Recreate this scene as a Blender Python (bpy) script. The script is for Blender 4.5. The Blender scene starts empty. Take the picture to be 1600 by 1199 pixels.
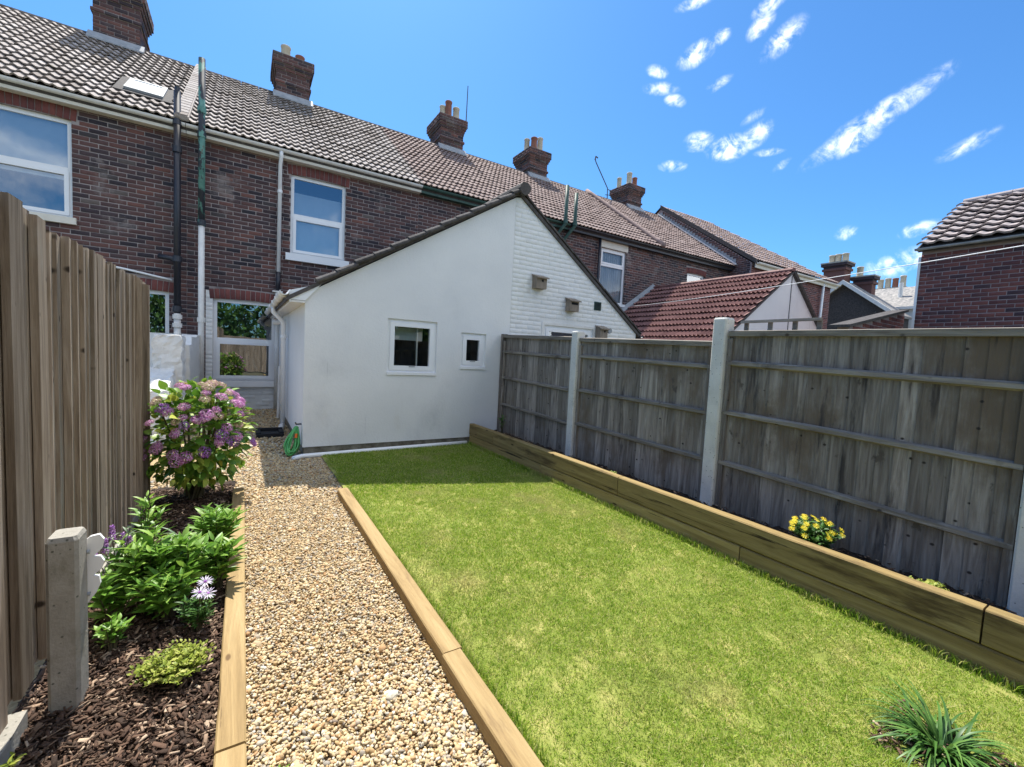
import bpy, math, random
import numpy as np
from mathutils import Matrix, Vector

random.seed(7); RNG = np.random.default_rng(7)
scene = bpy.context.scene
col = scene.collection

# ------------------------------------------------------------------ camera
YAW, PITCH, ROLL, FPX, H = 0.5586806, -0.0652765, 0.0503116, 675.08, 1.62
def _axes():
    cy, sy, cp, sp, cr, sr = math.cos(YAW), math.sin(YAW), math.cos(PITCH), math.sin(PITCH), math.cos(ROLL), math.sin(ROLL)
    f = Vector((sy*cp, cy*cp, sp)); r = Vector((cy, -sy, 0)); u = r.cross(f)
    return cr*r + sr*u, -sr*r + cr*u, f
CR, CU, CF = _axes()
cam_d = bpy.data.cameras.new('camera'); cam = bpy.data.objects.new('camera', cam_d); col.objects.link(cam)
cam_d.sensor_fit = 'HORIZONTAL'; cam_d.sensor_width = 36; cam_d.lens = FPX/1600*36
cam_d.clip_start = 0.05; cam_d.clip_end = 3000
mw = Matrix((( CR.x, CU.x, -CF.x, 0), (CR.y, CU.y, -CF.y, 0), (CR.z, CU.z, -CF.z, H), (0, 0, 0, 1)))
cam.matrix_world = mw
scene.camera = cam

# ------------------------------------------------------------------ light
SUN = Vector((0.085, 0.57, 1.0)).normalized()
EXPOSURE = 1.08
scene.view_settings.view_transform = 'Standard'; scene.view_settings.look = 'None'
scene.view_settings.exposure = EXPOSURE; scene.view_settings.gamma = 1.0
scene.view_settings.use_curve_mapping = False
sd = bpy.data.lights.new('sun', 'SUN'); sd.energy = 4.3; sd.angle = math.radians(0.53); sd.color = (1.0, 0.95, 0.86)
so = bpy.data.objects.new('sun', sd); col.objects.link(so)
so.rotation_euler = SUN.to_track_quat('Z', 'Y').to_euler(); so.location = (0, 20, 40)

world = bpy.data.worlds.new('World'); scene.world = world; world.use_nodes = True
wn = world.node_tree.nodes; wl = world.node_tree.links
for n in list(wn): wn.remove(n)
def N(nodes, t, **kw):
    n = nodes.new(t)
    for k, v in kw.items(): setattr(n, k, v)
    return n
def build_world():
    out = N(wn, 'ShaderNodeOutputWorld'); bg = N(wn, 'ShaderNodeBackground'); bg.inputs[1].default_value = 0.092
    sky = N(wn, 'ShaderNodeTexSky'); sky.sky_type = 'NISHITA'; sky.sun_disc = False
    sky.sun_elevation = math.asin(SUN.z); sky.sun_rotation = math.atan2(SUN.x, SUN.y)
    sky.altitude = 0; sky.air_density = 1.0; sky.dust_density = 0.6; sky.ozone_density = 3.0
    tc = N(wn, 'ShaderNodeTexCoord')
    sep = N(wn, 'ShaderNodeSeparateXYZ'); wl.new(tc.outputs['Generated'], sep.inputs[0])
    mz = N(wn, 'ShaderNodeMath', operation='MAXIMUM'); wl.new(sep.outputs[2], mz.inputs[0]); mz.inputs[1].default_value = 0.02
    def math2(op, a, b):
        m = N(wn, 'ShaderNodeMath', operation=op)
        for i, s in enumerate((a, b)):
            if isinstance(s, (int, float)): m.inputs[i].default_value = s
            else: wl.new(s, m.inputs[i])
        return m.outputs[0]
    px = math2('DIVIDE', sep.outputs[0], mz.outputs[0]); py = math2('DIVIDE', sep.outputs[1], mz.outputs[0])
    cmb = N(wn, 'ShaderNodeCombineXYZ'); wl.new(px, cmb.inputs[0]); wl.new(py, cmb.inputs[1])
    # noise in the cloud layer
    nz = N(wn, 'ShaderNodeTexNoise'); nz.inputs['Scale'].default_value = 7.0; nz.inputs['Detail'].default_value = 9; nz.inputs['Roughness'].default_value = 0.62
    nz.inputs['Distortion'].default_value = 1.2
    wl.new(tc.outputs['Generated'], nz.inputs['Vector'])
    nz.inputs['Scale'].default_value = 26.0
    nf = N(wn, 'ShaderNodeTexNoise'); nf.inputs['Scale'].default_value = 75.0; nf.inputs['Detail'].default_value = 6; nf.inputs['Roughness'].default_value = 0.6
    wl.new(tc.outputs['Generated'], nf.inputs['Vector'])
    # broad fair-weather clouds all round the sky behind and beside the garden (thin over the houses)
    nb = N(wn, 'ShaderNodeTexNoise'); nb.inputs['Scale'].default_value = 2.6; nb.inputs['Detail'].default_value = 7; nb.inputs['Roughness'].default_value = 0.58
    sft = N(wn, 'ShaderNodeVectorMath', operation='ADD'); wl.new(tc.outputs['Generated'], sft.inputs[0]); sft.inputs[1].default_value = (3.7, 1.2, 0.4)
    wl.new(sft.outputs[0], nb.inputs['Vector'])
    # clouds: centre and half axes given as directions in the sky (x, y, tilt, long, short, strength)
    CL = [(1088,85,26,13,-10,1),(1127,57,13,10,0,.9),(1189,40,22,11,-25,1),(1204,6,26,10,-15,1),(1224,62,40,13,-35,1),
          (1027,112,15,8,20,.8),(1031,139,24,8,10,.8),(1055,158,14,8,20,.95),(1123,131,20,6,-15,.6),(1092,221,19,12,10,1),
          (1137,232,27,16,10,1.1),(1181,212,27,12,-25,1),(1051,260,18,7,10,.9),(1202,238,20,5,8,.7),(1362,190,118,13,-32,1),
          (1338,211,44,17,-32,1.1),(1512,227,52,9,-25,.65),(1540,210,24,6,-10,.6),(1088,4,26,8,0,.9),(1436,358,30,8,-14,.9),
          (1322,364,16,8,0,.8),(1408,410,55,14,-12,.95),(1120,135,14,5,-20,.6),(1178,182,20,6,-25,.6),(1222,258,16,5,-35,.5)]
    def ray(x, y):
        return (x-800)/FPX*CR - (y-599.5)/FPX*CU + CF
    acc = None
    for (x, y, a, b, ang, s) in CL:
        t = math.radians(ang)
        c = ray(x, y); k = c.length; c = c.normalized()
        e1 = (math.cos(t)*CR - math.sin(t)*CU); e2 = (math.sin(t)*CR + math.cos(t)*CU)
        e1 = e1 - c*e1.dot(c); e2 = e2 - c*e2.dot(c); e1 = e1*(FPX*k/(a*1.12*e1.length_squared)); e2 = e2*(FPX*k/(b*1.35*e2.length_squared))
        # two dot products of the view direction with fixed sky vectors
        d1 = N(wn, 'ShaderNodeVectorMath', operation='DOT_PRODUCT'); wl.new(tc.outputs['Generated'], d1.inputs[0]); d1.inputs[1].default_value = e1
        d2 = N(wn, 'ShaderNodeVectorMath', operation='DOT_PRODUCT'); wl.new(tc.outputs['Generated'], d2.inputs[0]); d2.inputs[1].default_value = e2
        dc = N(wn, 'ShaderNodeVectorMath', operation='DOT_PRODUCT'); wl.new(tc.outputs['Generated'], dc.inputs[0]); dc.inputs[1].default_value = c
        q = math2('ADD', math2('MULTIPLY', d1.outputs['Value'], d1.outputs['Value']), math2('MULTIPLY', d2.outputs['Value'], d2.outputs['Value']))
        front = math2('GREATER_THAN', dc.outputs['Value'], 0.5)
        g = math2('MULTIPLY', math2('MULTIPLY', math2('MAXIMUM', math2('SUBTRACT', 1.0, math2('MULTIPLY', q, 0.6)), 0.0), s), front)
        acc = g if acc is None else math2('MAXIMUM', acc, g)
    det = math2('ADD', math2('MULTIPLY', math2('SUBTRACT', nz.outputs[0], 0.5), 4.2), math2('MULTIPLY', math2('SUBTRACT', nf.outputs[0], 0.5), 1.7))
    m1 = N(wn, 'ShaderNodeMapRange', interpolation_type='SMOOTHSTEP'); m1.inputs[1].default_value = 0.10; m1.inputs[2].default_value = 2.0
    wl.new(math2('MULTIPLY', acc, math2('ADD', 0.85, det)), m1.inputs[0])
    # scattered clouds elsewhere in the sky (north side, seen in the window panes)
    m2 = N(wn, 'ShaderNodeMapRange', interpolation_type='SMOOTHSTEP'); m2.inputs[1].default_value = 0.42; m2.inputs[2].default_value = 0.62
    wl.new(math2('ADD', nb.outputs[0], 0), m2.inputs[0])
    north = N(wn, 'ShaderNodeMapRange', interpolation_type='SMOOTHSTEP'); north.inputs[1].default_value = 0.1; north.inputs[2].default_value = -0.35
    wl.new(sep.outputs[1], north.inputs[0])
    cover = math2('MAXIMUM', m1.outputs[0], math2('MULTIPLY', m2.outputs[0], north.outputs[0]))
    mx = N(wn, 'ShaderNodeMix', data_type='RGBA'); wl.new(cover, mx.inputs['Factor'])
    tint = N(wn, 'ShaderNodeMix', data_type='RGBA', blend_type='MULTIPLY'); tint.inputs['Factor'].default_value = 1.0
    wl.new(sky.outputs[0], tint.inputs['A']); tint.inputs['B'].default_value = (0.40, 0.755, 1.04, 1)
    wl.new(tint.outputs['Result'], mx.inputs['A']); mx.inputs['B'].default_value = (11.5, 11.6, 11.7, 1)
    wl.new(mx.outputs['Result'], bg.inputs[0]); wl.new(bg.outputs[0], out.inputs[0])
build_world()

# ------------------------------------------------------------------ helpers
def tag(o, label=None, cat=None, group=None, kind=None):
    if label: o['label'] = label
    if cat: o['category'] = cat
    if group: o['group'] = group
    if kind: o['kind'] = kind
    return o
def empty(name, loc, label=None, cat=None, group=None, rz=0):
    o = bpy.data.objects.new(name, None); col.objects.link(o); o.location = loc; o.rotation_euler.z = rz
    o.empty_display_size = .1
    return tag(o, label, cat, group)
def link(name, me, parent=None, mtx=None):
    o = bpy.data.objects.new(name, me); col.objects.link(o)
    if parent: o.parent = parent; o.matrix_parent_inverse = PINV(parent)
    if mtx is not None: o.matrix_basis = mtx
    return o
_pinv = {}
def PINV(p):
    # parents are placed once and never scaled: world matrix from the chain of locations
    if p.name not in _pinv:
        m = Matrix.Identity(4); q = p
        chain = []
        while q: chain.append(q); q = q.parent
        for q in reversed(chain):
            m = m @ (q.matrix_parent_inverse if q.parent else Matrix.Identity(4)) @ q.matrix_basis
        _pinv[p.name] = m.inverted()
    return _pinv[p.name].copy()

class MB:
    def __init__(s): s.v = []; s.f = []; s.m = []
    def add(s, vs, fs, mi=0):
        b = len(s.v); s.v += [tuple(v) for v in vs]; s.f += [tuple(b+i for i in f) for f in fs]; s.m += [mi]*len(fs); return s
    def hexa(s, p, mi=0):   # p: bottom 4 ccw, top 4 ccw
        return s.add(p, [(3,2,1,0),(4,5,6,7),(0,1,5,4),(1,2,6,5),(2,3,7,6),(3,0,4,7)], mi)
    def box(s, x0, x1, y0, y1, z0, z1, mi=0):
        return s.hexa([(x0,y0,z0),(x1,y0,z0),(x1,y1,z0),(x0,y1,z0),(x0,y0,z1),(x1,y0,z1),(x1,y1,z1),(x0,y1,z1)], mi)
    def obox(s, c, ax, ay, az, mi=0):   # centre and three half axes
        c, ax, ay, az = map(Vector, (c, ax, ay, az))
        return s.hexa([c-ax-ay-az, c+ax-ay-az, c+ax+ay-az, c-ax+ay-az, c-ax-ay+az, c+ax-ay+az, c+ax+ay+az, c-ax+ay+az], mi)
    def prism_y(s, poly, y0, y1, mi=0):   # polygon in xz extruded in y (ccw seen from -y)
        n = len(poly); vs = [(x,y0,z) for x,z in poly] + [(x,y1,z) for x,z in poly]
        fs = [tuple(range(n)), tuple(range(2*n-1, n-1, -1))] + [((i+1)%n, i, n+i, n+(i+1)%n) for i in range(n)]
        return s.add(vs, fs, mi)
    def prism_x(s, poly, x0, x1, mi=0):   # polygon in yz
        n = len(poly); vs = [(x0,y,z) for y,z in poly] + [(x1,y,z) for y,z in poly]
        fs = [tuple(range(n-1,-1,-1)), tuple(range(n, 2*n))] + [(i, (i+1)%n, n+(i+1)%n, n+i) for i in range(n)]
        return s.add(vs, fs, mi)
    def prism_z(s, poly, z0, z1, mi=0):
        n = len(poly); vs = [(x,y,z0) for x,y in poly] + [(x,y,z1) for x,y in poly]
        fs = [tuple(range(n-1,-1,-1)), tuple(range(n, 2*n))] + [(i, (i+1)%n, n+(i+1)%n, n+i) for i in range(n)]
        return s.add(vs, fs, mi)
    def tube(s, pts, r, n=8, mi=0, caps=True):
        pts = [Vector(p) for p in pts]; rr = r if isinstance(r, (list, tuple)) else [r]*len(pts)
        b = len(s.v); up = None
        for i, p in enumerate(pts):
            d = (pts[min(i+1, len(pts)-1)] - pts[max(i-1, 0)])
            d = d.normalized() if d.length > 1e-9 else Vector((0,0,1))
            if up is None: up = Vector((0,0,1)) if abs(d.z) < .9 else Vector((1,0,0))
            a = d.cross(up)
            if a.length < 1e-4: a = d.cross(Vector((0.3,1,0.2)))
            a.normalize(); c = a.cross(d); up = c
            for k in range(n):
                t = 2*math.pi*k/n; s.v.append(tuple(p + a*(rr[i]*math.cos(t)) + c*(rr[i]*math.sin(t))))
        for i in range(len(pts)-1):
            for k in range(n):
                s.f.append((b+i*n+k, b+i*n+(k+1)%n, b+(i+1)*n+(k+1)%n, b+(i+1)*n+k)); s.m.append(mi)
        if caps:
            s.f.append(tuple(b+k for k in range(n-1,-1,-1))); s.f.append(tuple(b+(len(pts)-1)*n+k for k in range(n))); s.m += [mi, mi]
        return s
    def mesh(s, name, mats, smooth=False):
        me = bpy.data.meshes.new(name); me.from_pydata(s.v, [], s.f)
        for m in (mats if isinstance(mats, (list, tuple)) else [mats]): me.materials.append(m)
        if any(s.m): me.polygons.foreach_set('material_index', s.m)
        if smooth: me.polygons.foreach_set('use_smooth', [True]*len(s.f))
        me.update(); return me
    def build(s, name, mats, parent=None, smooth=False, kind=None):
        o = link(name, s.mesh(name, mats, smooth), parent)
        if kind: o['kind'] = kind
        return o

def np_mesh(name, V, F, mat, smooth=False):
    me = bpy.data.meshes.new(name); n, k = F.shape
    me.vertices.add(len(V)); me.vertices.foreach_set('co', np.ascontiguousarray(V, dtype=np.float32).ravel())
    me.loops.add(n*k); me.loops.foreach_set('vertex_index', np.ascontiguousarray(F, dtype=np.int32).ravel())
    me.polygons.add(n); me.polygons.foreach_set('loop_start', np.arange(0, n*k, k, dtype=np.int32))
    try: me.polygons.foreach_set('loop_total', np.full(n, k, dtype=np.int32))
    except Exception: pass
    if smooth: me.polygons.foreach_set('use_smooth', np.ones(n, dtype=bool))
    me.materials.append(mat); me.update(calc_edges=True); me.validate(); return me

def scatter(base_v, base_f, loc, rot, scl):
    """copies of a small mesh: loc (n,3), rot (n,3,3), scl (n,3)"""
    n = len(loc); k = len(base_v)
    V = np.einsum('nij,nkj->nki', rot, base_v[None]*scl[:, None, :]) + loc[:, None, :]
    F = (base_f[None] + (np.arange(n)*k)[:, None, None]).reshape(-1, base_f.shape[1])
    return V.reshape(-1, 3), F
def eul(a, b, c):
    ca, sa, cb, sb, cc, sc = np.cos(a), np.sin(a), np.cos(b), np.sin(b), np.cos(c), np.sin(c)
    R = np.empty((len(a), 3, 3))
    R[:,0,0]=cc*cb; R[:,0,1]=cc*sb*sa-sc*ca; R[:,0,2]=cc*sb*ca+sc*sa
    R[:,1,0]=sc*cb; R[:,1,1]=sc*sb*sa+cc*ca; R[:,1,2]=sc*sb*ca-cc*sa
    R[:,2,0]=-sb;   R[:,2,1]=cb*sa;          R[:,2,2]=cb*ca
    return R

# ------------------------------------------------------------------ materials
def mat(name, ramp, scale=6, stretch=(1,1,1), rough=.8, bump=.0, bscale=None, rand=0.0, island=False, ramp_from='noise',
        detail=6, spec=.3, metallic=0, trans=0, dist=0, spots=None, fine=None, mult=None):
    """procedural principled material. ramp: list of (pos, rgb). ramp_from: 'noise' or 'random' (per object / per loose piece).
    spots: (rgb, scale, threshold, stretch) dark knots or patches; fine: (scale, amount) fine value variation"""
    m = bpy.data.materials.new(name); m.use_nodes = True; nt = m.node_tree; ns = nt.nodes; ls = nt.links
    b = ns['Principled BSDF']; b.inputs['Roughness'].default_value = rough; b.inputs['Metallic'].default_value = metallic
    b.inputs['Specular IOR Level'].default_value = spec
    geo = ns.new('ShaderNodeNewGeometry'); oi = ns.new('ShaderNodeObjectInfo')
    r = ns.new('ShaderNodeMath'); r.operation = 'ADD'; ls.new(oi.outputs['Random'], r.inputs[0])
    if island: ls.new(geo.outputs['Random Per Island'], r.inputs[1])
    else: r.inputs[1].default_value = 0
    fr = ns.new('ShaderNodeMath'); fr.operation = 'FRACT'; ls.new(r.outputs[0], fr.inputs[0])
    # texture position, shifted per piece so grain differs from piece to piece
    mp = ns.new('ShaderNodeVectorMath'); mp.operation = 'MULTIPLY'; ls.new(geo.outputs['Position'], mp.inputs[0]); mp.inputs[1].default_value = stretch
    sh = ns.new('ShaderNodeVectorMath'); sh.operation = 'ADD'; ls.new(mp.outputs[0], sh.inputs[0])
    if rand or island:
        k = ns.new('ShaderNodeMath'); k.operation = 'MULTIPLY'; ls.new(fr.outputs[0], k.inputs[0]); k.inputs[1].default_value = 17.0
        cx = ns.new('ShaderNodeCombineXYZ')
        for i in range(3): ls.new(k.outputs[0], cx.inputs[i])
        ls.new(cx.outputs[0], sh.inputs[1])
    nz = ns.new('ShaderNodeTexNoise'); nz.inputs['Scale'].default_value = scale; nz.inputs['Detail'].default_value = detail
    nz.inputs['Roughness'].default_value = .6; nz.inputs['Distortion'].default_value = dist
    ls.new(sh.outputs[0], nz.inputs['Vector'])
    cr = ns.new('ShaderNodeValToRGB'); els = cr.color_ramp.elements
    while len(els) < len(ramp): els.new(.5)
    for e, (p, c) in zip(els, ramp): e.position = p; e.color = (*c, 1)
    if ramp_from == 'random': ls.new(fr.outputs[0], cr.inputs[0])
    else: ls.new(nz.outputs[0], cr.inputs[0])
    cur = cr.outputs[0]
    def mulval(cur, src, lo, hi):
        mr = ns.new('ShaderNodeMapRange'); ls.new(src, mr.inputs[0]); mr.inputs[3].default_value = lo; mr.inputs[4].default_value = hi
        mx = ns.new('ShaderNodeMix'); mx.data_type = 'RGBA'; mx.blend_type = 'MULTIPLY'; mx.inputs['Factor'].default_value = 1
        ls.new(cur, mx.inputs['A'])
        cb = ns.new('ShaderNodeCombineColor')
        for i in range(3): ls.new(mr.outputs[0], cb.inputs[i])
        ls.new(cb.outputs[0], mx.inputs['B']); return mx.outputs['Result']
    if ramp_from == 'random': cur = mulval(cur, nz.outputs[0], .75, 1.25)
    if rand and ramp_from != 'random': cur = mulval(cur, fr.outputs[0], 1-rand, 1+rand)
    if fine:
        n2 = ns.new('ShaderNodeTexNoise'); n2.inputs['Scale'].default_value = fine[0]; n2.inputs['Detail'].default_value = 4; ls.new(sh.outputs[0], n2.inputs['Vector'])
        cur = mulval(cur, n2.outputs[0], 1-fine[1], 1+fine[1])
    for sp in (spots or []):
        rgb, sc, th, st = sp[:4]; wob = sp[4] if len(sp) > 4 else 0
        mp2 = ns.new('ShaderNodeVectorMath'); mp2.operation = 'MULTIPLY'; ls.new(geo.outputs['Position'], mp2.inputs[0]); mp2.inputs[1].default_value = st
        if wob:   # patches from noise
            vz = ns.new('ShaderNodeTexNoise'); vz.inputs['Scale'].default_value = sc; vz.inputs['Detail'].default_value = 7; vz.inputs['Roughness'].default_value = .65
            ls.new(mp2.outputs[0], vz.inputs['Vector']); src = vz.outputs[0]; lo, hi = th, th+wob
        else:
            vz = ns.new('ShaderNodeTexVoronoi'); vz.inputs['Scale'].default_value = sc; ls.new(mp2.outputs[0], vz.inputs['Vector']); src = vz.outputs['Distance']; lo, hi = th, th*.45
        mr = ns.new('ShaderNodeMapRange'); mr.interpolation_type = 'SMOOTHSTEP'; ls.new(src, mr.inputs[0]); mr.inputs[1].default_value = lo; mr.inputs[2].default_value = hi
        mx = ns.new('ShaderNodeMix'); mx.data_type = 'RGBA'; ls.new(mr.outputs[0], mx.inputs['Factor']); ls.new(cur, mx.inputs['A']); mx.inputs['B'].default_value = (*rgb, 1)
        cur = mx.outputs['Result']
    ls.new(cur, b.inputs['Base Color'])
    if bump:
        n3 = ns.new('ShaderNodeTexNoise'); n3.inputs['Scale'].default_value = bscale or scale*2; n3.inputs['Detail'].default_value = 8; n3.inputs['Roughness'].default_value = .65
        ls.new(sh.outputs[0], n3.inputs['Vector'])
        bp = ns.new('ShaderNodeBump'); bp.inputs['Strength'].default_value = bump; bp.inputs['Distance'].default_value = .012
        ls.new(n3.outputs[0], bp.inputs['Height']); ls.new(bp.outputs[0], b.inputs['Normal'])
    if trans:   # leaves let light through
        tr = ns.new('ShaderNodeBsdfTranslucent'); ls.new(cur, tr.inputs[0]); ms = ns.new('ShaderNodeMixShader'); ms.inputs[0].default_value = trans
        ls.new(b.outputs[0], ms.inputs[1]); ls.new(tr.outputs[0], ms.inputs[2]); ls.new(ms.outputs[0], ns['Material Output'].inputs[0])
    return m
def glass(name, gloss, tint=(.9,.95,1)):
    m = bpy.data.materials.new(name); m.use_nodes = True; ns = m.node_tree.nodes; ls = m.node_tree.links
    ns.remove(ns['Principled BSDF'])
    g = ns.new('ShaderNodeBsdfGlossy'); g.inputs[1].default_value = .0; g.inputs[0].default_value = (*tint, 1)
    t = ns.new('ShaderNodeBsdfTransparent'); t.inputs[0].default_value = (.82,.86,.86,1)
    nz = ns.new('ShaderNodeTexNoise'); nz.inputs['Scale'].default_value = 1.3
    bp = ns.new('ShaderNodeBump'); bp.inputs['Strength'].default_value = .03; bp.inputs['Distance'].default_value = .05; ls.new(nz.outputs[0], bp.inputs['Height']); ls.new(bp.outputs[0], g.inputs['Normal'])
    lw = ns.new('ShaderNodeFresnel'); lw.inputs[0].default_value = 1.5
    ad = ns.new('ShaderNodeMath'); ad.operation = 'MULTIPLY_ADD'; ls.new(lw.outputs[0], ad.inputs[0]); ad.inputs[1].default_value = 1.0; ad.inputs[2].default_value = gloss
    ad.use_clamp = True
    mx = ns.new('ShaderNodeMixShader'); ls.new(ad.outputs[0], mx.inputs[0]); ls.new(t.outputs[0], mx.inputs[1]); ls.new(g.outputs[0], mx.inputs[2])
    ls.new(mx.outputs[0], ns['Material Output'].inputs[0]); return m

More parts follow.
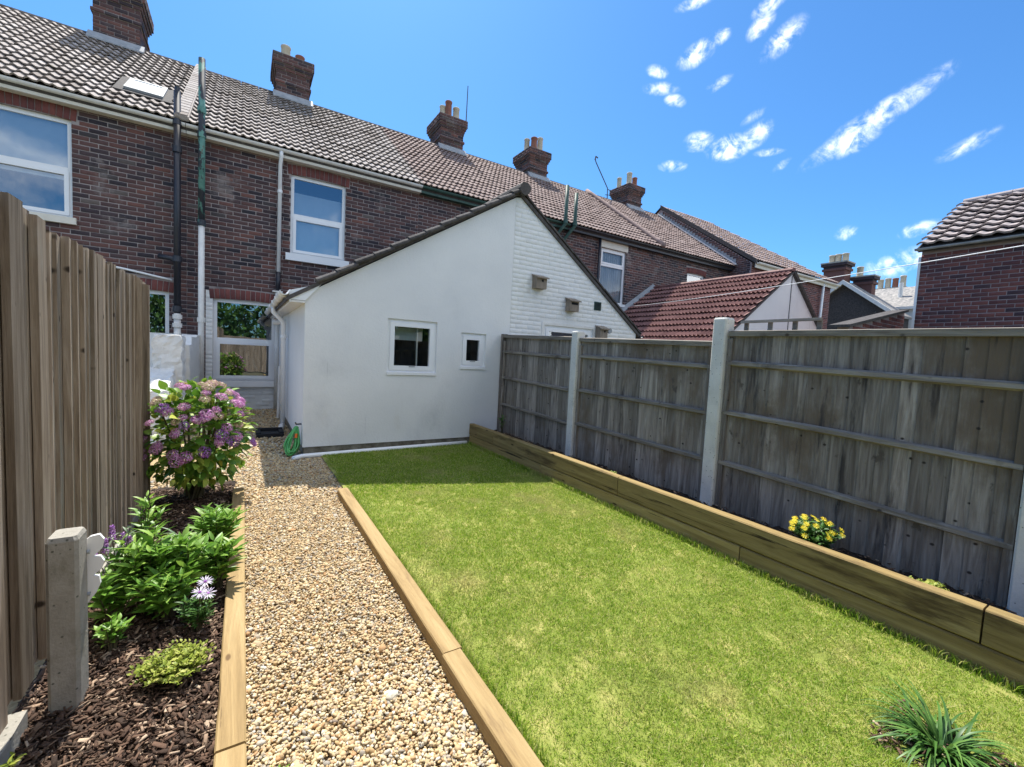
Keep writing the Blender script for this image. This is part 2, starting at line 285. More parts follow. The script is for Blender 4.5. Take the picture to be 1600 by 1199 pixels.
BR = [(0,(.035,.03,.038)),(.18,(.07,.048,.052)),(.4,(.118,.062,.056)),(.62,(.09,.055,.055)),(.8,(.165,.076,.062)),(.93,(.03,.028,.036)),(1,(.13,.105,.095))]
M = dict(
 brick=mat('brick', BR, 14, rough=.85, ramp_from='random', island=True, rand=.2, bump=.35, bscale=60, spots=[((.22,.185,.175),1.1,.6,(1,1,1),.14),((.035,.03,.032),.9,.6,(1,1,.6),.16)]),
 brick_red=mat('brick_red', [(0,(.14,.05,.045)),(.5,(.2,.068,.058)),(1,(.12,.045,.045))], 14, ramp_from='random', island=True, rand=.2, bump=.3, bscale=60),
 brick_far=mat('brick_far', [(0,(.1,.042,.045)),(.4,(.2,.075,.065)),(.7,(.15,.06,.056)),(1,(.07,.042,.05))], 14, ramp_from='random', island=True, rand=.2, bump=.3, bscale=60),
 brick_white=mat('brick_white', [(.3,(.72,.72,.70)),(.7,(.8,.8,.78))], 5, rough=.7, island=True, rand=.03, bump=.5, bscale=35, spots=[((.5,.5,.48),2.5,.66,(1,1,1.5),.1)]),
 mortar=mat('mortar', [(.3,(.25,.215,.205)),(.7,(.38,.335,.32))], 3, rough=.95, bump=.4, bscale=50, spots=[((.16,.14,.14),1.2,.55,(1,1,1),.15)]),
 mortar_far=mat('mortar_far', [(.3,(.27,.22,.22)),(.7,(.35,.29,.29))], 9, rough=.95),
 tile=mat('tile', [(0,(.3,.265,.245)),(.35,(.43,.385,.36)),(.7,(.36,.32,.295)),(1,(.24,.205,.185))], 9, ramp_from='random', rough=.9, spec=.15, island=True, rand=.2, bump=.25, bscale=40, spots=[((.12,.11,.09),5,.6,(1,1,1),.1),((.45,.43,.33),7,.66,(1,1,1),.07)]),
 tile_brown=mat('tile_brown', [(0,(.24,.18,.16)),(.5,(.34,.265,.24)),(1,(.27,.2,.18))], 9, ramp_from='random', rough=.9, spec=.15, island=True, rand=.2, bump=.25, bscale=40, spots=[((.13,.1,.09),5,.64,(1,1,1),.08)]),
 tile_red=mat('tile_red', [(0,(.14,.062,.055)),(.5,(.22,.108,.096)),(1,(.17,.078,.068))], 9, ramp_from='random', rough=.7, island=True, rand=.2, bump=.25, bscale=40, spots=[((.4,.3,.28),7,.68,(1,1,1),.06)]),
 tile_grey=mat('tile_grey', [(0,(.27,.235,.23)),(1,(.36,.31,.3))], 9, ramp_from='random', rough=.85, island=True, rand=.2),
 slate=mat('slate', [(.35,(.14,.14,.14)),(.6,(.3,.28,.26))], 6, rough=.8, spots=[((.42,.4,.36),3,.6,(1,1,1),.1)]),
 roof_dark=mat('roof_dark', [(.3,(.05,.045,.045)),(.7,(.11,.1,.095))], 14, rough=.9, island=True, rand=.25, bump=.4, spots=[((.3,.29,.26),8,.66,(1,1,1),.08)]),
 render=mat('render', [(.3,(.72,.725,.725)),(.7,(.8,.8,.79))], 1.2, rough=.85, bump=.4, bscale=38, spots=[((.62,.625,.63),.8,.54,(1,1,.7),.24),((.66,.645,.61),2.2,.6,(1,1,.25),.16),((.45,.46,.45),9,.72,(1,1,.35),.1),((.5,.5,.5),1.6,.66,(6,1,.25),.05)]),
 plinth=mat('plinth', [(.3,(.1,.085,.06)),(.7,(.28,.26,.21))], 9, rough=.95, bump=.6),
 upvc=mat('upvc', [(.3,(.8,.81,.82)),(.7,(.84,.85,.86))], 2, rough=.35, spec=.5),
 upvc_old=mat('upvc_old', [(.3,(.66,.64,.6)),(.7,(.78,.77,.74))], 5, rough=.5, fine=(30,.1), spots=[((.3,.29,.25),4,.66,(1,1,3),.1)]),
 cream=mat('cream', [(.3,(.66,.62,.53)),(.7,(.74,.71,.63))], 4, rough=.7),
 black_pipe=mat('black_pipe', [(.3,(.014,.016,.024)),(.7,(.025,.028,.04))], 4, rough=.4, spec=.5),
 green_pipe=mat('green_pipe', [(.3,(.07,.19,.16)),(.6,(.12,.28,.235))], 6, rough=.5, spots=[((.035,.04,.05),5,.47,(1,1,.5),.05),((.12,.075,.04),4,.62,(1,1,.5),.05)]),
 green_gutter=mat('green_gutter', [(.3,(.03,.07,.06)),(.6,(.05,.105,.088))], 6, rough=.5),
 lead=mat('lead', [(.3,(.24,.26,.28)),(.7,(.36,.38,.4))], 6, rough=.6),
 white_lead=mat('white_lead', [(.3,(.6,.6,.6)),(.7,(.7,.7,.7))], 6, rough=.6),
 pot_buff=mat('pot_buff', [(.3,(.42,.37,.28)),(.7,(.55,.5,.4))], 5, rough=.85, bump=.2, spots=[((.2,.18,.15),4,.6,(1,1,.5),.15)]),
 pot_red=mat('pot_red', [(.3,(.2,.085,.06)),(.7,(.28,.125,.09))], 5, rough=.85, bump=.2),
 cement=mat('cement', [(.3,(.3,.28,.24)),(.7,(.45,.43,.38))], 8, rough=.95, bump=.4),
 concrete=mat('concrete', [(.3,(.58,.565,.52)),(.7,(.7,.685,.635))], 7, rough=.92, bump=.4, bscale=70, fine=(90,.12), spots=[((.2,.19,.16),30,.17,(1,1,1)),((.3,.31,.27),2.2,.58,(1,1,.7),.2)]),
 concrete_stain=mat('concrete_stain', [(.3,(.25,.235,.2)),(.7,(.36,.34,.3))], 7, rough=.92, bump=.5, bscale=60, fine=(80,.14), spots=[((.1,.1,.08),28,.17,(1,1,1)),((.17,.16,.12),2.6,.55,(1,1,.7),.2)]),
 fence=mat('fence', [(.25,(.13,.095,.066)),(.5,(.28,.218,.16)),(.75,(.42,.35,.28))], 4, (7,7,.45), rough=.85, rand=.36, bump=.5, bscale=14, dist=.6,
           spots=[((.05,.035,.025),4.2,.14,(1,2.2,1.5)),((.36,.33,.28),1.6,.6,(1,1.5,.35),.14),((.1,.075,.05),2.2,.63,(1,3,.3),.1)]),
 fence_grey=mat('fence_grey', [(.28,(.12,.1,.084)),(.5,(.245,.215,.185)),(.75,(.38,.345,.305))], 4, (7,7,.5), rough=.9, rand=.3, bump=.6, bscale=14, dist=1.0,
           spots=[((.15,.115,.082),.9,.5,(1,1.2,.8),.16),((.06,.052,.048),2.6,.56,(1,3.6,.45),.14),((.33,.31,.28),2.0,.6,(1,4.0,.4),.12),((.045,.036,.03),4.6,.12,(1,1.7,2.0)),((.1,.085,.07),2.4,.64,(1,2.5,1.6),.06)]),
 rail=mat('rail', [(.3,(.14,.12,.1)),(.5,(.22,.195,.165)),(.7,(.31,.28,.24))], 4, (6,.6,8), rough=.9, rand=.18, bump=.6, bscale=14, dist=.8, spots=[((.05,.042,.036),3.5,.13,(1,1.5,2)),((.1,.085,.07),1.6,.57,(1,1.2,1),.14)]),
 sleeper=mat('sleeper', [(.25,(.22,.145,.06)),(.45,(.32,.218,.095)),(.62,(.38,.27,.125)),(.8,(.45,.335,.17))], 2.2, (9,.55,9), rough=.8, rand=.1, bump=.35, bscale=8, dist=.8,
           spots=[((.13,.075,.03),2.6,.085,(2.2,.9,1)),((.2,.13,.06),3.2,.6,(3,.35,2),.12),((.5,.42,.3),2.0,.66,(2,.3,2),.1),((.1,.06,.025),5,.63,(7,.16,7),.03)], fine=(22,.2)),
 sleeper_green=mat('sleeper_green', [(.25,(.15,.1,.038)),(.45,(.27,.19,.075)),(.62,(.33,.24,.1)),(.8,(.44,.34,.16))], 2.2, (9,.55,9), rough=.85, rand=.26, bump=.45, bscale=8, dist=.8,
           spots=[((.06,.034,.015),2.2,.11,(1,1.0,3.2)),((.09,.058,.025),1.5,.55,(1,.5,3),.12),((.4,.33,.2),3,.64,(1,.5,4),.1),((.04,.025,.012),5,.63,(7,.16,7),.03)], fine=(24,.22)),
 gravel=mat('gravel', [(0,(.5,.37,.19)),(.16,(.58,.46,.27)),(.34,(.45,.3,.14)),(.5,(.6,.52,.36)),(.64,(.38,.21,.09)),(.76,(.48,.36,.2)),(.87,(.27,.24,.2)),(.95,(.62,.57,.46)),(1,(.2,.15,.11))], 60, ramp_from='random', rough=.7, island=True, rand=.2),
 gravel_bed=mat('gravel_bed', [(.3,(.22,.15,.07)),(.7,(.45,.33,.18))], 40, rough=.95, bump=.6, bscale=70),
 grass=mat('grass', [(0,(.11,.22,.015)),(.35,(.24,.38,.03)),(.6,(.34,.45,.05)),(.8,(.46,.48,.11)),(.92,(.62,.57,.27)),(1,(.15,.28,.02))], 2.4, ramp_from='random', rough=.6, island=True, rand=.2, trans=.42, spec=.25,
           spots=[((.5,.44,.2),1.2,.5,(1,1,1),.26)]),
 turf=mat('turf', [(.3,(.12,.16,.022)),(.5,(.2,.23,.045)),(.7,(.36,.32,.11))], 5, rough=.95, bump=.6, bscale=60),
 soil=mat('soil', [(.3,(.018,.012,.009)),(.7,(.055,.036,.025))], 9, rough=.95, bump=.8, bscale=40),
 chips=mat('chips', [(0,(.03,.018,.012)),(.3,(.075,.042,.027)),(.55,(.13,.075,.048)),(.75,(.05,.03,.02)),(.88,(.27,.18,.12)),(1,(.45,.34,.24))], 30, (1,1,1), ramp_from='random', rough=.85, island=True, rand=.2, bump=.4, bscale=90),
 earth=mat('earth', [(.3,(.09,.085,.05)),(.7,(.16,.15,.09))], .6, rough=.95),
 leaf_hyd=mat('leaf_hyd', [(0,(.07,.18,.02)),(.4,(.13,.28,.03)),(.75,(.24,.39,.05)),(1,(.46,.48,.08))], 9, ramp_from='random', rough=.45, island=True, rand=.2, trans=.25, spec=.4),
 leaf_mid=mat('leaf_mid', [(0,(.09,.22,.025)),(.5,(.17,.34,.04)),(1,(.3,.46,.08))], 9, ramp_from='random', rough=.45, island=True, rand=.2, trans=.3, spec=.4),
 leaf_dark=mat('leaf_dark', [(0,(.04,.11,.022)),(.5,(.075,.18,.034)),(1,(.14,.26,.055))], 9, ramp_from='random', rough=.45, island=True, rand=.2, trans=.25, spec=.4),
 leaf_gold=mat('leaf_gold', [(0,(.17,.24,.03)),(.5,(.34,.4,.06)),(1,(.5,.5,.14))], 9, ramp_from='random', rough=.5, island=True, rand=.2, trans=.3),
 leaf_grey=mat('leaf_grey', [(0,(.1,.17,.09)),(.5,(.17,.26,.14)),(1,(.28,.36,.22))], 9, ramp_from='random', rough=.45, island=True, rand=.2, trans=.25, spec=.4),
 stem=mat('stem', [(.3,(.07,.06,.03)),(.7,(.13,.11,.06))], 15, rough=.8),
 pink=mat('pink', [(0,(.5,.16,.45)),(.5,(.66,.32,.58)),(1,(.75,.52,.66))], 9, ramp_from='random', rough=.6, island=True, rand=.2, trans=.25),
 purple=mat('purple', [(0,(.3,.1,.42)),(.5,(.46,.2,.58)),(1,(.56,.32,.62))], 9, ramp_from='random', rough=.6, island=True, rand=.2, trans=.25),
 faded=mat('faded', [(0,(.5,.46,.2)),(.4,(.6,.46,.38)),(.7,(.62,.36,.42)),(1,(.68,.62,.42))], 9, ramp_from='random', rough=.6, island=True, rand=.2, trans=.25),
 yellow=mat('yellow', [(0,(.78,.56,.015)),(1,(.88,.74,.05))], 9, ramp_from='random', rough=.6, island=True, rand=.2, trans=.2),
 lilac=mat('lilac', [(0,(.68,.6,.75)),(1,(.8,.76,.84))], 9, ramp_from='random', rough=.6, island=True, rand=.2, trans=.2),
 hose=mat('hose', [(.3,(.06,.3,.08)),(.7,(.1,.42,.12))], 6, rough=.35, spec=.5),
 orange=mat('orange', [(.3,(.75,.16,.03)),(.7,(.8,.2,.04))], 6, rough=.4),
 white_paint=mat('white_paint', [(.3,(.74,.74,.74)),(.7,(.8,.8,.8))], 6, rough=.5),
 rough_white=mat('rough_white', [(.3,(.62,.61,.58)),(.7,(.78,.78,.77))], 5, rough=.85, bump=1.0, bscale=16, spots=[((.4,.33,.24),3,.62,(1,1,1),.1)]),
 metal=mat('metal', [(.3,(.07,.075,.08)),(.7,(.12,.125,.13))], 6, rough=.4, metallic=.6),
 room=mat('room', [(.3,(.03,.032,.035)),(.7,(.06,.06,.065))], 3, rough=.9),
 blind_or_haze=mat('blind_or_haze', [(.3,(.55,.62,.68)),(.7,(.62,.68,.74))], 3, rough=.8),
 net=mat('net', [(.3,(.4,.4,.42)),(.7,(.75,.75,.78))], 9, (9,9,.3), rough=.9),
 box_wood=mat('box_wood', [(.3,(.2,.165,.13)),(.7,(.3,.25,.2))], 6, (4,4,1), rough=.85, bump=.4),
 dark=mat('dark', [(.3,(.01,.01,.012)),(.7,(.02,.02,.022))], 6, rough=.8),
 wire=mat('wire', [(.3,(.6,.62,.65)),(.7,(.7,.72,.75))], 6, rough=.5),
)
M['glass'] = glass('glass', .3); M['glass_mid'] = glass('glass_mid', .2); M['glass_low'] = glass('glass_low', .22); M['glass_dark'] = glass('glass_dark', .035)

# ------------------------------------------------------------------ bricks and tiles
BRICK_V = np.array([(0,0,0),(1,0,0),(1,0,1),(0,0,1), (0,1,0),(1,1,0),(1,1,1),(0,1,1)], float)   # front at y=0
_bm_cache = {}
def brick_template(L, Hh, D, ch=.004):
    v = np.array([(ch,0,ch),(L-ch,0,ch),(L-ch,0,Hh-ch),(ch,0,Hh-ch), (0,ch,0),(L,ch,0),(L,ch,Hh),(0,ch,Hh), (0,D,0),(L,D,0),(L,D,Hh),(0,D,Hh)], float)
    f = np.array([(0,1,2,3),(0,4,5,1),(1,5,6,2),(2,6,7,3),(3,7,4,0),(4,8,9,5),(5,9,10,6),(6,10,11,7),(7,11,8,4)])
    return v, f
def subtract(iv, cuts):
    out = [iv]
    for a, b in cuts:
        nx = []
        for p, q in out:
            if b <= p or a >= q: nx.append((p, q)); continue
            if a > p: nx.append((p, a))
            if b < q: nx.append((b, q))
        out = nx
    return out
def bricks(parent, material, org, rz, u0, u1, z0, z1, L, Hc, openings=(), clip=None, joint=.0145, proud=.006, jit=1.0, depth=.03, limit=0, seed=1, score=None, piece='brick', stuff='brickwork'):
    """courses of bricks on a wall face. local u along the wall, outward normal is local -y. The `limit` bricks with the best score become objects"""
    rnd = random.Random(seed); R = Matrix.Translation(org) @ Matrix.Rotation(rz, 4, 'Z')
    full = []; rest = []
    n = int((z1-z0)/Hc); 
    for k in range(n):
        za = z0 + k*Hc; zb = za + Hc - joint
        lo, hi = (u0, u1) if clip is None else clip(zb, u0, u1)
        if hi - lo < .05: continue
        cuts = [(a, b) for a, b, c, d in openings if zb > c and za < d]
        off = u0 - L + (0 if k % 2 else L/2) + rnd.uniform(-.012, .012)
        for p, q in subtract((lo, hi), cuts):
            i = math.floor((p-off)/L); u = off + i*L
            while u < q:
                a = max(u, p); b = min(u+L-joint, q)
                if b - a > .03:
                    t = (a, za + rnd.uniform(-.003, .003), b-a, zb-za, -proud + rnd.uniform(-.004, .003)*jit)
                    (full if b-a > L*.8 else rest).append(t)
                u += L
    objs = []
    if limit:
        full.sort(key=score or (lambda t: 0)); objs = full[:limit]; rest += full[limit:]
        key = ('brick', round(L, 3), round(Hc, 3), material.name)
        if key not in _bm_cache:
            v, f = brick_template(L-joint, Hc-joint, depth+proud, min(.004, proud*.7)); _bm_cache[key] = np_mesh(piece, v, f, material)
        me = _bm_cache[key]
        for (a, za, w, h, y) in objs:
            mt = R @ Matrix.Translation((a, y, za)) @ Matrix.Rotation(rnd.uniform(-.006, .006), 4, 'Y') @ Matrix.Diagonal((w/(L-joint), 1, 1, 1))
            link(piece, me, parent, mt)
    else: rest += full
    if rest:
        Vs = []; Fs = []; k = 0
        for (a, za, w, h, y) in rest:
            v, f = brick_template(w, h, depth+proud, min(.004, proud*.7)); Vs.append(v + (a, y, za)); Fs.append(f + k); k += 12
        V = np.concatenate(Vs); m = np.array(R); V = V @ m[:3,:3].T + m[:3,3]
        o = link(stuff, np_mesh(stuff, V, np.concatenate(Fs), material), parent); o['kind'] = 'stuff'

def wall_slab(mb, u0, u1, z0, z1, openings, y0, y1, mi=0):
    us = sorted({u0, u1, *[max(u0, min(u1, v)) for o in openings for v in o[:2]]}); zs = sorted({z0, z1, *[max(z0, min(z1, v)) for o in openings for v in o[2:4]]})
    for i in range(len(us)-1):
        j = 0
        while j < len(zs)-1:
            mid = lambda jj: any(o[0] < (us[i]+us[i+1])/2 < o[1] and o[2] < (zs[jj]+zs[jj+1])/2 < o[3] for o in openings)
            if mid(j): j += 1; continue
            k = j
            while k+1 < len(zs)-1 and not mid(k+1): k += 1
            mb.box(us[i], us[i+1], y0, y1, zs[j], zs[k+1], mi); j = k+1

def tile_mesh(name, w, ln, material, rolls=2, hgt=.032, th=.03, lift=.05):
    n = 12 if rolls == 2 else 8; v = []; f = []
    prof = []
    for i in range(n+1):
        t = i/n; ph = (t*rolls) % 1 if i < n else 1
        z = hgt*(math.sin(math.pi*min(1, ph/.62))**1.2 if ph < .62 else 0)
        prof.append((t*w, z))
    for y, dz in ((0, lift), (ln, .012)):
        for x, z in prof: v.append((x, y, z+dz))
    for x, z in prof: v.append((x, 0.012, z+lift-th))
    m = n+1
    for i in range(n):
        f.append((i, i+1, m+i+1, m+i)); f.append((2*m+i, 2*m+i+1, i+1, i))
    f.append((0, m, 2*m, 2*m)[:3])
    me = bpy.data.meshes.new(name); me.from_pydata(v, [], f); me.materials.append(material); me.update(); return me
def tiles(parent, org, eu, ev, width, slope, nc, nr, material, skip=None, rolls=2, hgt=.034, lift=.066, name='roof_tile', jit=.004, seed=3):
    org, eu, ev = Vector(org), Vector(eu).normalized(), Vector(ev).normalized(); en = eu.cross(ev)
    w, ln = width/nc, slope/nr
    me = tile_mesh(name, w*1.0, ln*1.12, material, rolls, hgt, lift*.5, lift); rnd = random.Random(seed)
    B = Matrix(((eu.x, ev.x, en.x, 0), (eu.y, ev.y, en.y, 0), (eu.z, ev.z, en.z, 0), (0,0,0,1)))
    for r in range(nr):
        for c in range(nc):
            if skip and skip((c+.5)*w, (r+.5)*ln): continue
            p = org + eu*(c*w + rnd.uniform(-jit, jit)) + ev*(r*ln + rnd.uniform(-jit, jit)*2) + en*rnd.uniform(-jit, jit)*1.6
            link(name, me, parent, Matrix.Translation(p) @ B @ Matrix.Rotation(rnd.uniform(-.02, .02), 4, 'Z'))

def window(parent, X0, X1, z0, z1, Y, transom=None, recess=.07, fr=.075, glassm=None, sash='lower', sill=None, blind_or_haze=None, framem=None, head=None, sillm=None):
    """upvc casement in an opening of a wall that faces -Y: window > frame, pane, sill, room"""
    framem = framem or M['upvc']; glassm = glassm or M['glass']; y = Y + recess
    mb = MB()
    mb.box(X0, X1, y, y+.07, z1-fr, z1); mb.box(X0, X1, y, y+.07, z0, z0+fr*.8)
    mb.box(X0, X0+fr, y, y+.07, z0+fr*.8, z1-fr); mb.box(X1-fr, X1, y, y+.07, z0+fr*.8, z1-fr)
    w = mb.build('window', framem, parent)
    ia, ib, ja, jb = X0+fr, X1-fr, z0+fr*.8, z1-fr
    panes = [(ia, ib, ja, jb)]
    if transom:
        t = MB(); t.box(ia, ib, y-.004, y+.066, transom-.045, transom+.045); t.build('transom', framem, w)
        panes = [(ia, ib, ja, transom-.045), (ia, ib, transom+.045, jb)]
    for k, (a, b, c, d) in enumerate(panes):
        if (sash == 'lower' and k == 0) or sash == 'all' or (sash == 'upper' and k == 1):
            s = .055; t = MB(); ys = y-.016
            t.box(a-.015, b+.015, ys, y+.05, d-s, d+.012); t.box(a-.015, b+.015, ys, y+.05, c-.012, c+s)
            t.box(a-.015, a+s, ys, y+.05, c+s, d-s); t.box(b-s, b+.015, ys, y+.05, c+s, d-s); t.build('sash', framem, w)
            a, b, c, d = a+s, b-s, c+s, d-s
        MB().add([(a,y+.03,c),(b,y+.03,c),(b,y+.03,d),(a,y+.03,d)], [(0,1,2,3)]).build('pane', glassm, w)
    if sill:
        sx, sz, sp = sill; MB().box(X0-sx, X1+sx, Y-sp, y+.02, z0-sz, z0-.003).build('sill', sillm or framem, w)
    r = MB(); a, b, c, d, y0, y1 = X0+.01, X1-.01, z0+.01, z1-.01, y+.075, y+.9
    r.add([(a,y0,c),(b,y0,c),(b,y0,d),(a,y0,d),(a,y1,c),(b,y1,c),(b,y1,d),(a,y1,d)], [(4,5,6,7),(0,1,5,4),(1,2,6,5),(2,3,7,6),(3,0,4,7)]); r.build('room', M['room'], w)
    if blind_or_haze: blind_or_haze(w, X0+fr, X1-fr, z0, z1, y+.11)
    return w
def gutter(parent, a, b, r, material, name='gutter'):
    """half round gutter from a to b (open side up)"""
    a, b = Vector(a), Vector(b); d = (b-a).normalized(); s = Vector((-d.y, d.x, 0)).normalized(); n = 9
    mb = MB(); vs = []
    for p in (a, b):
        for rr in (r, r*.86):
            for k in range(n):
                t = math.pi + math.pi*k/(n-1); vs.append(tuple(p + s*(rr*math.cos(t)) + Vector((0,0,rr*math.sin(t)))))
    fs = []
    for k in range(n-1):
        fs += [(k, k+1, 2*n+k+1, 2*n+k), (n+k+1, n+k, 3*n+k, 3*n+k+1), (k, n+k, n+k+1, k+1), (2*n+k, 2*n+k+1, 3*n+k+1, 3*n+k)]
    fs += [(0, 2*n, 3*n, n), (n-1, 2*n-1, 4*n-1, 3*n-1)]
    mb.add(vs, fs); return mb.build(name, material, parent)

# ------------------------------------------------------------------ ground
def sheet(name, x0, x1, y0, y1, z, m, kind='structure', nx=1, ny=1, amp=0, parent=None):
    xs = np.linspace(x0, x1, nx+1); ys = np.linspace(y0, y1, ny+1); g = np.stack(np.meshgrid(xs, ys, indexing='ij'), -1).reshape(-1, 2)
    V = np.c_[g, np.full(len(g), z) + (RNG.normal(0, amp, len(g)) if amp else 0)]
    i, j = np.meshgrid(np.arange(nx), np.arange(ny), indexing='ij'); a = (i*(ny+1)+j).ravel()
    F = np.stack([a, a+ny+1, a+ny+2, a+1], 1); o = link(name, np_mesh(name, V, F, m, smooth=amp > 0), parent); o['kind'] = kind; return o
sheet('ground', -600, 600, -600, 600, -.06, M['earth'])
# gravel path runs along the garden and widens round the yard by the house
path = sheet('path', -2.2, 1.02, 0.2, 12.05, -.012, M['gravel_bed'], nx=60, ny=200, amp=.003)
lawn = sheet('lawn', .97, 3.40, -1.2, 6.80, .035, M['turf'], nx=60, ny=120, amp=.005)
bed = sheet('flower_bed', -.80, -.06, 0.2, 5.75, .03, M['soil'], nx=24, ny=120, amp=.006)
raised = sheet('raised_bed_soil', 3.46, 4.05, -1.2, 6.76, .235, M['soil'], nx=16, ny=120, amp=.014)

# ------------------------------------------------------------------ terraced houses
HY, EY, EZ, RY, RZ = 12.0, 11.70, 6.10, 16.5, 9.56
SL = math.hypot(RY-EY, RZ-EZ); EV = ((0, (RY-EY)/SL, (RZ-EZ)/SL))
BL, BH = .285, .0915
def soldiers(wall, X0, X1, z, hh, n, m, cam_=.035, seed=1, Y=HY):
    rnd = random.Random(seed); w = (X1-X0)/n; c = (X0+X1)/2
    v, f = brick_template(w-.011, hh, .04); v[:,0] -= (w-.011)/2
    me = np_mesh('brick', v, f, m)
    for i in range(n):
        x = X0+(i+.5)*w; t = (x-c)/((X1-X0)/2)
        link('brick', me, wall, Matrix.Translation((x, Y-.012+rnd.uniform(-.004,.003), z - cam_*t*t)) @ Matrix.Rotation(t*.09, 4, 'Y'))
def pot(parent, x, y, z, h, r, m, cap=False):
    mb = MB(); n = 14
    prof = [(r*1.0,0),(r*.92,h*.12),(r*.86,h*.85),(r*.98,h*.88),(r*.98,h*.97),(r*.86,h),(r*.7,h),(r*.7,h*.6)]
    b = []
    for rr, zz in prof:
        b.append([len(mb.v)+k for k in range(n)]); mb.v += [(x+rr*math.cos(2*math.pi*k/n), y+rr*math.sin(2*math.pi*k/n), z+zz) for k in range(n)]
    for i in range(len(prof)-1):
        for k in range(n): mb.f.append((b[i][k], b[i][(k+1)%n], b[i+1][(k+1)%n], b[i+1][k])); mb.m.append(0)
    mb.f.append(tuple(b[-1])); mb.m.append(0)
    return mb.build('chimney_pot', m, parent, smooth=True)
def box_bricks(mb_list, x0, x1, y0, y1, z0, z1, L=BL, Hc=BH, rnd=random):
    """bricks on the four faces of a stack as one list of pieces"""
    n = max(1, round((z1-z0)/Hc)); hc = (z1-z0)/n
    for k in range(n):
        za = z0+k*hc; hh = hc-.016
        for (ox, oy, rz, ln) in ((x0, y0, 0, x1-x0), (x1, y0, math.pi/2, y1-y0), (x1, y1, math.pi, x1-x0), (x0, y1, -math.pi/2, y1-y0)):
            u = -L + (L/2 if k % 2 else 0) + (0 if rz in (0, math.pi) else L/4)
            while u < ln:
                a, b = max(u, 0), min(u+L-.016, ln)
                if b-a > .03:
                    v, f = brick_template(b-a, hh, .03); v = v + (a, -.005+rnd.uniform(-.002,.002), za)
                    c, s = math.cos(rz), math.sin(rz); mb_list.append((np.c_[v[:,0]*c-v[:,1]*s+ox, v[:,0]*s+v[:,1]*c+oy, v[:,2]], f))
                u += L
def chimney(house, x0, x1, zt, pots, m='brick', y0=16.2, y1=17.35, zb=9.0, seed=0):
    rnd = random.Random(seed); core = MB(); pcs = []
    top = zt
    segs = [(zb, top-.62, 0), (top-.62, top-.55, .035), (top-.55, top-.40, 0.0), (top-.40, top-.31, .04), (top-.31, top-.22, .075), (top-.22, top-.05, .115)]
    segs = [(zb, top-.86, 0), (top-.86, top-.775, .045), (top-.775, top-.46, 0.0), (top-.46, top-.37, .04), (top-.37, top-.28, .08), (top-.28, top, .12)]
    for a, b, e in segs:
        core.box(x0-e+.008, x1+e-.008, y0-e+.008, y1+e-.008, a, b); box_bricks(pcs, x0-e, x1+e, y0-e, y1+e, a, b, rnd=rnd)
    c = core.build('chimney', M['mortar'], house)
    V = np.concatenate([p[0] for p in pcs]); k = 0; Fs = []
    for v, f in pcs: Fs.append(f+k); k += len(v)
    o = link('brickwork', np_mesh('brickwork', V, np.concatenate(Fs), M[m]), c); o['kind'] = 'stuff'
    fl = MB(); e = .115; xa, xb, ya, yb = x0-e, x1+e, y0-e, y1+e
    fl.hexa([(xa,ya,top),(xb,ya,top),(xb,yb,top),(xa,yb,top),(x0+.12,y0+.12,top+.13),(x1-.12,y0+.12,top+.13),(x1-.12,y1-.12,top+.13),(x0+.12,y1-.12,top+.13)]); fl.build('flaunching', M['cement'], c)
    # lead apron on the roof slope in front and stepped flashing on the sides
    ap = MB(); zr = lambda y: EZ + (y-EY)*(RZ-EZ)/(RY-EY)
    yy = y0-.2
    ap.hexa([(x0-.1,yy,zr(yy)+.11),(x1+.1,yy,zr(yy)+.11),(x1+.1,y0-.004,zr(y0)+.11),(x0-.1,y0-.004,zr(y0)+.11),(x0-.1,yy,zr(yy)+.15),(x1+.1,yy,zr(yy)+.15),(x1+.1,y0-.004,zr(y0)+.24),(x0-.1,y0-.004,zr(y0)+.24)])
    ap.build('flashing', M['lead'], c)
    for (px, py, ph, pr, pm) in pots: pot(c, px, py, top+.1, ph, pr, M[pm])
    return c
def fascia_of(house, X0, X1, m, gm, zoff=0):
    MB().box(X0, X1, HY-.20, HY-.16, EZ-.145+zoff, EZ+.02+zoff).build('fascia', m, house)
    MB().box(X0, X1, HY-.158, HY-.012, EZ-.14+zoff, EZ-.115+zoff).build('soffit', m, house)
    gutter(house, (X0, HY-.262, EZ+.015+zoff), (X1, HY-.262, EZ+.015+zoff), .062, gm)
